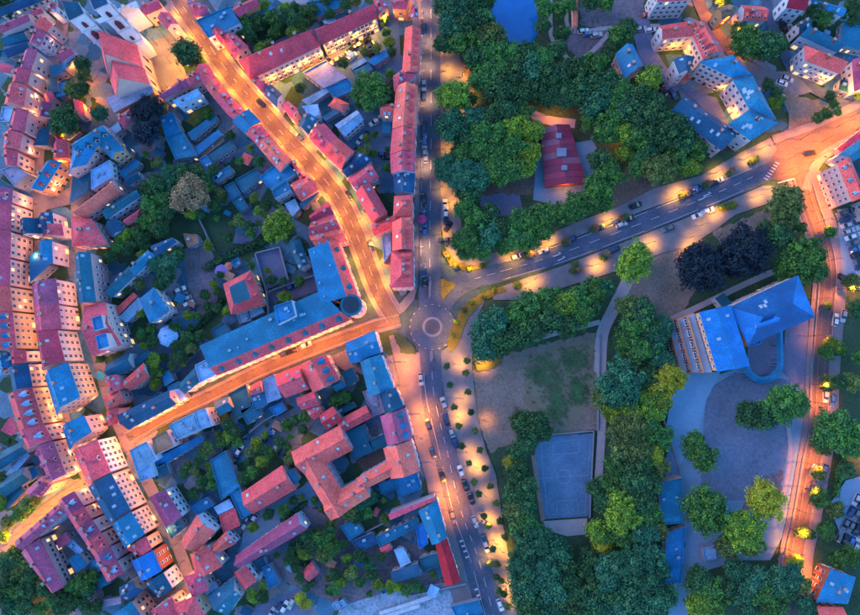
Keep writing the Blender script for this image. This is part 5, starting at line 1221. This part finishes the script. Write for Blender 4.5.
trees('on the waste ground behind the plum barn', '322,540,9,g 330,548,9,g 324,554,8,v 312,544,8,d 306,536,7,d 350,510,8,v 362,502,8,t 370,498,7,t 356,516,7,d 334,574,6,d 342,582,5,y 352,572,6,v 360,582,5,d 370,566,6,t 346,560,5,d 378,582,5,v 330,590,5,d 360,556,6,d 398,586,5,y 406,590,5,g 416,586,5,g 390,590,4,y 300,598,5,Y 306,604,5,Y 292,550,5,d 288,560,5,d 296,568,5,d 300,578,5,d 306,588,4,d')
trees('in the copse at the foot of the old town', '6,560,9,d 16,556,9,d 26,562,9,v 20,572,9,v 10,578,9,d 32,574,8,d 4,594,9,d 16,592,9,g 28,590,9,d 24,606,9,d 10,608,9,t 44,588,8,d 52,600,8,g 62,596,8,d 42,608,7,g 74,586,8,g 84,582,9,g 92,576,7,g 88,590,7,d 72,602,8,d 84,604,7,d 60,608,7,d 96,606,6,d')
trees('beside the cross street', '8,522,7,v 18,516,7,g 28,506,7,g 36,500,6,v 4,536,6,y')
trees('in the garden behind the top left houses', '4,4,8,d 10,12,6,d 36,-2,7,d 28,0,6,g')
# promenade saplings in two rows
for i, (x, y) in enumerate([(447, 366), (467, 361), (466, 373), (450, 385), (468, 392), (454, 407), (471, 412), (459, 426), (475, 431), (462, 446), (480, 450), (469, 463), (485, 468), (474, 482), (490, 486), (479, 494), (496, 503), (484, 516), (500, 521), (488, 526), (505, 537), (493, 549), (490, 564), (497, 564), (496, 577), (501, 581), (499, 591), (504, 594), (508, 606)]):
    tree(x, y, 3.2, 'v' if i % 3 else 'd', 'in two rows on the promenade', what='sapling')
# shrub beds along the boulevard and verges
trees('in the planting beds of the boulevard', '527,256,3,v 531,254,3.4,o 564,243,3,v 568,241,3.2,o 592,230,3,v 596,228,3.4,o 622,218,3,o 626,216,3,v 575,264,3.4,v 579,269,3,o 572,271,3,v 603,258,3.6,v 608,254,3,o 682,196,3,v 688,193,3,o 704,186,3,v 709,183,3.4,o 728,174,3,v 732,171,3.2,o 752,162,3,v 756,159,3.2,y 722,207,3,y 728,205,3,v 733,206,2.6,y 516,285,3,v 519,286,3,y', low=True)
trees('on the glowing verge by the roundabout', '452,336,2.6,v 456,322,2.6,y 464,310,2.6,v 472,302,2.6,y 484,296,2.6,v 494,290,2.6,y 448,257,2.6,v 456,266,2.6,v 470,269,2.6,y 482,266,2.6,v', low=True)

# hedges: a run of lobed leaves on a line
def hedge(pts, w, where, kind='d'):
    g = np.random.default_rng(int(pts[0][0]*7+pts[0][1])); V = []; F = []; M = []
    W = [P(x, y, 1.2) for x, y in pts]; base = W[0]
    for i in range(len(W)-1):
        L = (W[i+1]-W[i]).length; n = int(L/1.0*70)
        t = g.random(n); c = np.array([list(W[i].lerp(W[i+1], float(s))-base) for s in t]); d = g.normal(size=(n, 3)); d /= np.linalg.norm(d, axis=1)[:, None]
        p = c+d*np.array([w, w, 1.0])*g.uniform(.7, 1.05, (n, 1)); a = np.cross(d, g.normal(size=(n, 3))); a /= np.linalg.norm(a, axis=1)[:, None]; bb = np.cross(d, a); s = g.uniform(.18, .36, (n, 1))
        o = len(F)*4; V.append(np.stack([p-a*s, p-bb*s, p+a*s, p+bb*s], 1).reshape(-1, 3)); F += [(o+4*k, o+4*k+1, o+4*k+2, o+4*k+3) for k in range(n)]; M += [int(x) for x in g.random(n) < .3]
    me = bpy.data.meshes.new('hedge'); me.from_pydata(np.concatenate(V).tolist(), [], F)
    for m in CROWNS[kind][0].materials: me.materials.append(m)
    me.polygons.foreach_set('material_index', M); tag(link('hedge', me, None, base), f'{KINDS[kind][0]} clipped hedge {where}', 'hedge')
hedge([(206, 268), (228, 256), (250, 246), (274, 238)], 2.0, 'between the garden lawn and the paved court')
hedge([(196, 330), (208, 318), (222, 300)], 1.2, 'beside the coral villa behind the corner hotel')
hedge([(282, 520), (296, 510), (306, 502)], 1.0, 'along the lane of the long plum barn')
hedge([(296, 548), (304, 562), (312, 585)], 1.6, 'behind the small red shed')
hedge([(846, 452), (838, 478), (836, 496)], 1.3, 'beside the car park on the park road', 'g')

# ================================================================ CARS
CARC = {'black': (.012, .013, .018), 'dark blue': (.02, .05, .16), 'silver': (.42, .45, .50), 'white': (.72, .73, .76), 'red': (.40, .03, .03), 'grey': (.14, .15, .18), 'blue': (.05, .16, .42)}
TYRE = mat('tyre_rubber', (.015, .015, .018), .9); RIM = mat('wheel_rim', (.45, .46, .5), .35, .1, metal=.7); CGLASS = mat('car_glass', (.015, .025, .045), .08, .1, spec=.8)
HEADL = mat('headlight_glass', (.8, .8, .78), .2, .05); TAILL = mat('tail_light_glass', (.45, .02, .02), .3, .05)
def _loft(b, secs, mi, close=True):
    for i in range(len(secs)-1):
        A, B = secs[i], secs[i+1]; n = len(A)
        for j in range(n): k = (j+1) % n; b.face([A[j], A[k], B[k], B[j]], mi)
    b.face(list(reversed(secs[0])), mi); b.face(secs[-1], mi)
def car_body(c):
    b = MB(); m = mat('car_paint_'+c.replace(' ', '_'), CARC[c], .25, .06, spec=.6)
    S = lambda x, w, z0, z1: [(x, -w, z0), (x, w, z0), (x, w*1.02, (z0+z1)/2), (x, w*.90, z1), (x, -w*.90, z1), (x, -w*1.02, (z0+z1)/2)]
    _loft(b, [S(-2.12, .72, .38, .62), S(-2.0, .84, .28, .88), S(-1.0, .88, .24, .96), S(.6, .88, .24, .94), S(1.55, .86, .26, .82), S(2.05, .78, .30, .70), S(2.14, .62, .40, .60)], 0)
    b.face([(-1.45, -.58, 1.445), (.15, -.60, 1.465), (.15, .60, 1.465), (-1.45, .58, 1.445)], 0)
    b.box(-1.42, -.6, 1.36, .12, .6, 1.44, 0); return b.mesh('body', [m])
def _cabin():
    b = MB(); lo = [(-1.95, -.76, .9), (1.0, -.76, .9), (1.0, .76, .9), (-1.95, .76, .9)]; hi = [(-1.42, -.6, 1.40), (.14, -.6, 1.40), (.14, .6, 1.40), (-1.42, .6, 1.40)]
    for i in range(4): j = (i+1) % 4; b.face([lo[i], lo[j], hi[j], hi[i]])
    return b.mesh('car_windows', [CGLASS])
def _wheel():
    b = MB(); n = 12
    for k in range(n):
        a, c = 2*math.pi*k/n, 2*math.pi*(k+1)/n; f = lambda r, t, y: (r*math.cos(t), y, r*math.sin(t))
        b.face([f(.31, a, -.1), f(.31, c, -.1), f(.31, c, .1), f(.31, a, .1)], 0)
        for y in (-.1, .1): b.face([f(.2, a, y), f(.31, a, y), f(.31, c, y), f(.2, c, y)], 0); b.face([(0, y, 0), f(.2, a, y), f(.2, c, y)], 1)
    return b.mesh('wheel', [TYRE, RIM])
CABIN, WHEEL = _cabin(), _wheel(); BODY = {c: car_body(c) for c in CARC}
def _lens(m, nm): b = MB(); b.box(-.04, -.2, -.07, .04, .2, .07, 0, True); return b.mesh(nm, [m])
HL, TL = _lens(HEADL, 'headlight'), _lens(TAILL, 'tail_light'); CR = random.Random(3)
def car(x, y, ang, c, where, z=.02):
    p = P(x, y); q = P(x+math.cos(math.radians(ang)), y-math.sin(math.radians(ang))); rz = math.atan2(q.y-p.y, q.x-p.x)+(math.pi if CR.random() < .5 else 0)
    T = thing('car', (p.x, p.y, z), f'{c} car {where}', 'car', f'cars {where}', rz); s = CR.uniform(.98, 1.1); T.scale = (s, s, s)
    bo = link('body', BODY[c], T); link('car_windows', CABIN, T)
    for sx in (-1.28, 1.3):
        for sy in (-.78, .78): link('wheel', WHEEL, T, (sx, sy, .31))
    for sy in (-.55, .55): link('headlight', HL, bo, (2.07, sy, .62)); link('tail_light', TL, bo, (-2.06, sy, .72))
def cars(where, txt, ang, z=.1):
    for w in txt.split():
        f = w.split(','); car(float(f[0]), float(f[1]), float(f[3]) if len(f) > 3 else ang, {'k': 'black', 'n': 'dark blue', 's': 'silver', 'w': 'white', 'r': 'red', 'g': 'grey', 'b': 'blue'}[f[2]], where, z)
cars('parked along the promenade', '444,403,s 446,419,n 452,433,s 455,442,n 461,471,w 465,485,k 471,498,k 475,521,s 485,540,n 486,545,s 500,604,w', -70, .14)
cars('parked on the west side of the southern avenue', '421,379,s,-84 428,424,n 433,453,n 442,475,k 453,516,g', -72, .14)
cars('parked beside the avenue terrace', '424,30,n 424,86,s 424,96,n 424,128,n 425,140,b 425,152,s 426,158,s 424,200,k 424,214,n 425,231,b 424,272,n 425,282,k', 90, .14)
cars('parked on the park side of the avenue', '445,206,s 446,213,w 446,220,k 448,227,k,60 444,240,n,0', 90, .16)
cars('parked in the bays on the boulevard', '516,257,s 524,255,k 544,251,s 570,240,n 600,228,k 617,222,n 621,225,s 628,219,k 635,206,k 686,196,n 700,190,n 712,184,k 717,181,s 613,250,n 667,229,g 696,188,b', 20, .16)
cars('parked in front of the stepped villa on the boulevard', '697,216,w 703,213,s 707,211,w', 20, .16)
cars('parked in the row behind the octagon pavilion', '181,290,w 184,295,n 187,299,s 189,304,w 191,309,n', 25, .1)
cars('parked in the yard behind the long terrace', '350,52,k,40 356,48,n,40 361,45,s,40 366,42,k,40 371,46,n,40 366,52,g,40 372,54,k,40 352,58,w,40 336,62,s 326,63,k', 30, .1)
cars('parked in the blue yard behind the avenue terrace', '379,119,s,30 375,123,w,30 361,140,w,50 365,136,n,50 384,155,n,0 387,158,k,0', 40, .1)
cars('parked in the yard south of the side street', '267,437,n,60 271,434,b,60 275,430,s,60 283,425,w 277,446,w,60 280,443,s,60 284,452,n,60 240,450,w 238,456,n 235,461,k 188,446,r 224,471,w', 60, .1)
cars('parked behind the plum barn', '246,524,s 250,521,n 254,519,w 256,577,w,60 262,574,s,60 266,572,n,60 272,612,s,60 279,608,n,60 285,606,w,60 292,602,s,60', 60, .1)
cars('on the small yard by the garden villa', '284,300,s 292,287,n', 20, .1)
cars('parked along the curving street', '262,104,k,-48 300,138,g,-46 349,196,k,-58 371,246,n,-70 330,209,k,-60', -50, .1)
cars('parked along the side street', '292,351,k 286,353,n 306,345,w', 22, .12)
cars('driving on the junction', '808,154,k,10 720,150,r', 10, .16)
cars('parked along the park road', '846,281,k,-30 842,278,k,-30 812,470,s,70 822,470,b,70 824,396,s,88 831,400,b,88 834,320,w,80 842,316,s,80', 80, .2)
cars('parked in the street by the long white house', '777,96,s 781,84,w 786,80,s 790,30,s,-65 778,18,n,-65 782,26,k,-65', -20, .14)
cars('parked in rows on the car park by the blue-roofed corner house', ' '.join(f'{838+i*5.6+j*5.6:.1f},{536+i*2.5-j*12.4:.1f},{"gsnkwgbs"[(i*3+j*5) % 8]}' for j in range(4) for i in range(4)), 65, .12)
cars('parked in the crowded yard by the junction', ' '.join(f'{841+j*13.4+i*2.1:.1f},{214-j*4.8+i*5.9:.1f},{"gsbnwksg"[(i*3+j*5) % 8]}' for j in range(2) for i in range(10)), 20, .12)
cars('parked in the lane north of the red pavilion', '596,36,s 588,35,b 583,32,w 640,30,s 650,31,w 648,16,r', 10, .1)
cars('parked beside the blue guesthouse', '663,92,k 672,95,n 660,84,k', -50, .1)

# ================================================================ STREET LAMPS (lit)
POLE = mat('lamp_pole_metal', (.06, .065, .08), .5, .1, metal=.5); HOUSING = mat('lamp_housing', (.18, .18, .2), .5, .1)
GLOW = mat('sodium_glow', (1.0, .48, .13), emit=25.0)
def _lamp(hh, arm):
    b = MB(); b.cyl(0, 0, .09, .05, 0, hh, 8, 0)
    b2 = MB(); b2.tube((0, 0, hh-.1), (arm, 0, hh+.1), .035)
    b3 = MB(); b3.box(arm-.1, -.14, hh+.1, arm+.6, .14, hh+.24, 0); b4 = MB(); b4.face([(arm, .11, hh+.09), (arm+.55, .11, hh+.09), (arm+.55, -.11, hh+.09), (arm, -.11, hh+.09)], 0)
    return b.mesh('pole', [POLE]), b2.mesh('arm', [POLE]), b3.mesh('lamp_head', [HOUSING]), b4.mesh('lamp_glass', [GLOW])
LM = {h: _lamp(h, 1.3 if h > 6 else .5) for h in (4.5, 5.5, 7.5)}
LT = {}
def lamp(x, y, where, power=1.0, hh=7.5, ang=0.0, col=(1.0, .42, .10), cone=0):
    p = P(x, y); arm = 1.3 if hh > 6 else .5; T = thing('street_lamp', (p.x, p.y, 0), f'lit sodium street lamp {where}', 'street lamp', f'street lamps {where}', math.radians(ang))
    a, c, d, g = LM[hh]; link('pole', a, T); link('arm', c, T); hd = link('lamp_head', d, T); link('lamp_glass', g, hd)
    power *= .33 if 'old street' in where else 1.0
    key = (round(power, 2), hh, col, cone)
    if key not in LT:
        if cone:
            l = bpy.data.lights.new('lamp_light', 'SPOT'); l.spot_size = math.radians(cone); l.spot_blend = 1.0; l.energy = power*LAMP*150*hh*hh
        else:
            l = bpy.data.lights.new('lamp_light', 'POINT'); l.energy = power*LAMP*110*hh*hh
        l.color = col; l.shadow_soft_size = .18; LT[key] = l
    o = bpy.data.objects.new('lamp_light', LT[key]); COL.objects.link(o); o.parent = T; o.location = (arm+.28, 0, hh-.12)
def lamps(where, txt, mul=1.0, **kw):
    for w in txt.split():
        f = w.split(','); lamp(float(f[0]), float(f[1]), where, power=mul*(float(f[2]) if len(f) > 2 else 1.0), **kw)
ORG = (1.0, .22, .012); AMB = (1.0, .36, .022); PK = (1.0, .40, .16)
for side, off, ang in (('left kerb of the curving street', -8.5, 0), ('right kerb of the curving street', 8.5, 180)):
    L_ = offset_line(smooth_line(CUR, 8), off); acc = 12.0 if off < 0 else 0.0; last = L_[4]
    for q in L_[5:-5]:
        acc += math.dist(q, last); last = q
        if acc > 21:
            acc = 0; lamp(q[0], q[1], 'on the '+('church' if off > 0 else 'avenue')+' side kerb of the curving street', power=1.9, hh=4.5, ang=ang, col=AMB, cone=125)
L_ = smooth_line(CUR, 8); acc = 0.0; last = L_[3]
for q in L_[4:-3]:
    acc += math.dist(q, last); last = q
    if acc > 26: acc = 0; lamp(q[0]-6.5, q[1]+4.5, 'high mast of the curving street', power=.85, hh=7.5, col=ORG)  # extra lamps, put in for the street's smooth base glow
lamps('along the side street to the old town', '384,328 360,332 334,338 318,344 298,352 276,360 254,370 232,381 212,392 190,402 170,412 150,424 134,436', hh=5.5, col=ORG, mul=1.5)
lamps('on the west pavement of the southern avenue', '402,362,1.3 400,385,.6 421,414,1.5 418,436,.5 434,462,.5 444,492,1.5 450,510,.7', hh=7.5, col=ORG, cone=115, mul=1.9)
lamps('on the promenade', '458,364,.7 480,364,.9 457,416,1.2 484,420,.3 460,398,.6 474,466,1.2 468,452,.6 484,494,.5 486,520,1.1 500,548,1.0 494,540,.9 485,557,.5 506,586,.9 510,600,.6 510,562,.6', hh=4.5, col=AMB, cone=124, mul=2.1)
lamps('on the terrace side of the avenue', '424,14,.6 426,44,.6 426,68,.7 426,102,.8 424,168,.9 424,248,.9 425,262,.5', hh=4.5, col=PK, cone=124, mul=1.8)
lamps('on the park side of the avenue', '443,20,.7 442,46,.9 446,72,.8 462,78,.6 468,98,.7 456,116,.6 445,150,.4 440,190,.5 450,203,.7 441,235,.7 446,256,.9 452,264,.9 470,268,.7 476,64,.4', hh=4.5, col=AMB, cone=124, mul=2.0)
lamps('at the roundabout', '442,290,.7 462,292,.8 480,288,.7 446,322,.5 440,344,.7 448,352,.6 504,280,.6 412,318,.6 392,318,.8', hh=7.5, col=AMB, cone=110, mul=.8)
lamps('on the north pavement of the boulevard', '505,255,.7 512,262,.6 546,243,1.0 530,252,.4 606,222,1.0 676,194,1.1 668,200,.5 714,174,1.0 744,160,.9 760,150,.8', hh=4.5, col=AMB, cone=124, mul=2.0)
lamps('on the south pavement of the boulevard', '526,284,.9 534,280,.5 594,266,1.1 648,244,1.0 686,250,.9 712,214,.9 700,226,.3 754,198,.8 768,190,.8 690,238,.4', hh=4.5, col=AMB, cone=124, mul=2.0)
lamps('round the eastern junction', '776,146,.9 788,160,1.1 792,178,1.1 804,196,1.1 800,140,1.0 822,142,1.1 808,164,1.0 836,128,1.0 850,118,.9 816,158,1.1 856,130,.8 812,212,.9 782,174,.7', hh=7.5, col=ORG, cone=125, mul=1.9)
lamps('on the northern square by the red-roofed wing', '708,12,.8 716,28,.8 726,40,.8 736,50,.6 698,2,.7', hh=7.5, col=ORG, cone=125, mul=1.9)
lamps('by the white house on the northern side street', '803,76,.8 820,88,.6 836,98,.7 848,104,.7 812,84,.4', hh=5.5, col=AMB)
lamps('along the park road', '815,224,.7 824,262,.6 836,290,.9 846,290,.6 814,300,.5 809,336,.3 810,384,.9 812,402,.9 808,440,1.0 804,462,1.0 799,486,.9 794,508,.9 789,528,1.0 786,548,1.1 796,572,.8 858,456,.7', hh=7.5, col=ORG, cone=120, mul=2.2)
lamps('along the upper old street', '64,30,.8 58,48,.7 53,66,.8 47,84,.9 44,102,.9 42,120,.9 40,138,.9 39,156,.8 39,172,.6', hh=5.5, col=PK)
lamps('along the western old street', '37,205,1.4 40,222,1 42,240,1 43,258,1 44,276,1 45,294,1 46,312,1 48,330,1 51,348,1 55,366,1 58,384,1 62,402,1 66,418,1 71,434,1 77,450,1 84,466,1 92,481,1.4', hh=5.5, col=PK)
lamps('along the lower western old street', '101,502,.9 109,517,.9 117,532,.9 125,547,.9 133,562,.9 141,578,.9', hh=5.5, col=PK)
lamps('along the eastern old street', '66,190,1.2 74,206,1.2 79,224,.8 80,244,.8 82,262,.9 84,280,1.1 86,298,1.1 89,316,1 92,334,1 97,352,1 102,370,1 106,386,1.2 112,402,1 118,418,.9 125,434,.9 132,450,.9 140,466,1 149,482,1 156,497,1.3 164,512,.9 171,527,.9 178,543,1 185,560,1 190,576,1.2 192,590,1.2', hh=5.5, col=PK)
lamps('along the cross street', '80,487,1 68,496,1 55,505,.9 44,514,.9 32,523,.9 20,533,1 8,544,1.1', hh=5.5, col=AMB, mul=1.2)
lamps('round the church square', '136,32,.2 148,40,.25 158,46,.7 172,64,1.1 182,72,1.1 150,80,.8 156,92,.7 168,88,.6 164,36,.3', hh=5.5, col=AMB, mul=1.2)
lamps('in the churchyard', '88,86,.8 96,100,1.0 92,110,.6 78,72,.7 78,126,.5 68,140,.7 70,152,.9 66,166,1', hh=4.5, col=ORG)
lamps('in front of the long terrace', '274,84,.9 290,76,.9 306,69,.9 322,61,1.1 340,50,.9 356,42,.9 372,34,.9 384,26,.8 250,88,.3', hh=5.5, col=AMB, mul=1.3)
lamps('at the head of the avenue', '378,18,.9 398,14,.8 408,14,.7 416,6,.7', hh=5.5, col=ORG)
lamps('in the park wood', '523,70,.5 548,116,.8 556,118,.5 562,190,.6 617,138,.8 612,86,.2', hh=4.5, col=ORG)
lamps('by the courtyard school', '676,60,.5 668,54,.5 716,94,.5 726,118,.7 672,40,.4', hh=4.5, col=AMB)
lamps('in the copse at the foot of the old town', '34,584,.7 42,598,.7 56,612,.7', hh=4.5, col=ORG)
lamps('in the back yards of the old town', '302,444,.3 316,410,.3', hh=4.5, col=PK)
lamps('by the corner house with red balconies', '806,582,.6 812,572,.5', hh=4.5, col=ORG)

# ---------------------------------------------------------------- small yard things: lean-tos, stacks, bushes and bins between the houses
YR = random.Random(99); OCC = [H['q'] for H in HOUSES]; CLUT = []
def _lean(c):
    b = MB(); b.face([(-1.3, -1, 0), (1.3, -1, 0), (1.3, -1, 2.1), (-1.3, -1, 2.1)], 1); b.face([(1.3, -1, 0), (1.3, 1, 0), (1.3, 1, 2.6), (1.3, -1, 2.1)], 1); b.face([(1.3, 1, 0), (-1.3, 1, 0), (-1.3, 1, 2.6), (1.3, 1, 2.6)], 1); b.face([(-1.3, 1, 0), (-1.3, -1, 0), (-1.3, -1, 2.1), (-1.3, 1, 2.6)], 1)
    r = MB(); t = [(-1.5, -1.25, 2.08), (1.5, -1.25, 2.08), (1.5, 1.2, 2.7), (-1.5, 1.2, 2.7)]; r.face(t, 0); r.face([(x, y, z-.12) for x, y, z in reversed(t)], 0)
    for k in range(4): p, q = t[k], t[(k+1) % 4]; r.face([(p[0], p[1], p[2]-.12), (q[0], q[1], q[2]-.12), q, p], 0)
    return b.mesh('wall', [wall_mat('tan'), wall_mat('grey')]), r.mesh('roof', [roof_mat(c)])
LEAN = {c: _lean(c) for c in 'LBTCDO'}
def clutter(poly, n, where):
    xs = [p[0] for p in poly]; ys = [p[1] for p in poly]; done = 0; tries = 0; Q = ccw([tuple(P(*p)[:2]) for p in poly])
    while done < n and tries < n*40:
        tries += 1; x, y = YR.uniform(min(xs), max(xs)), YR.uniform(min(ys), max(ys)); p = P(x, y)
        if not inside((p.x, p.y), Q) or any(abs(p.x-o[0][0]) < 60 and abs(p.y-o[0][1]) < 60 and any(inside((p.x+dx, p.y+dy), o) for dx in (-2.2, 0, 2.2) for dy in (-2.2, 0, 2.2)) for o in OCC): continue
        if any((p.x-a)**2+(p.y-b_)**2 < 9 for a, b_ in CLUT): continue
        CLUT.append((p.x, p.y)); done += 1; k = YR.random()
        if k < .14:
            c = YR.choice('LBTTBDCLO'); T = thing('lean_to', (p.x, p.y, 0), f'small {ROOF[c][0]} roofed lean-to {where}', 'lean-to', f'lean-tos {where}', -.45+YR.choice((0, 1.57, 3.14)))
            w, r = LEAN[c]; link('wall', w, T); link('roof', r, T); s = YR.uniform(.7, 1.3); T.scale = (s, s*YR.uniform(.8, 1.3), s)
        else: tree(x, y, YR.uniform(2.8, 6.5), YR.choice('dgvdgy'), where, what='bush')
clutter([(100, 130), (200, 150), (215, 210), (130, 270), (100, 250)], 16, 'in the yards round the coral barn')
clutter([(195, 90), (250, 120), (300, 170), (250, 240), (200, 210)], 24, 'in the yards west of the curving street')
clutter([(110, 280), (200, 300), (200, 380), (120, 420), (95, 360)], 22, 'in the yards round the octagon pavilion')
clutter([(200, 270), (260, 255), (310, 255), (300, 300), (210, 335)], 14, 'in the yards behind the hotel')
clutter([(170, 440), (300, 390), (390, 400), (350, 440), (230, 520), (185, 520)], 34, 'in the yards south of the hotel')
clutter([(240, 480), (330, 500), (300, 560), (250, 610), (215, 560)], 18, 'in the yards round the plum barn')
clutter([(320, 500), (430, 500), (440, 590), (340, 600), (300, 570)], 34, 'on the waste ground and yards west of the avenue')
clutter([(290, 70), (390, 40), (392, 170), (350, 160), (300, 110)], 20, 'in the yards behind the avenue terrace')
clutter([(0, 440), (30, 440), (40, 480), (0, 510)], 8, 'in the western yards')
clutter([(40, 60), (80, 60), (70, 150), (40, 150)], 10, 'in the huddle west of the church')
clutter([(230, 10), (330, -5), (320, 25), (250, 55)], 14, 'in the gardens behind the long terrace')
clutter([(780, 10), (858, 10), (858, 100), (800, 60)], 14, 'behind the houses in the north-east')
clutter([(55, 535), (110, 545), (115, 600), (60, 585)], 10, 'in the court by the copse')
# ---------------------------------------------------------------- look-alikes that share a label carry one group
for lab, obs in ALL_LABELS.items():
    if len(obs) > 1:
        for o in obs:
            if 'group' not in o: o['group'] = f"{o['category']}s: {lab}"[:80]
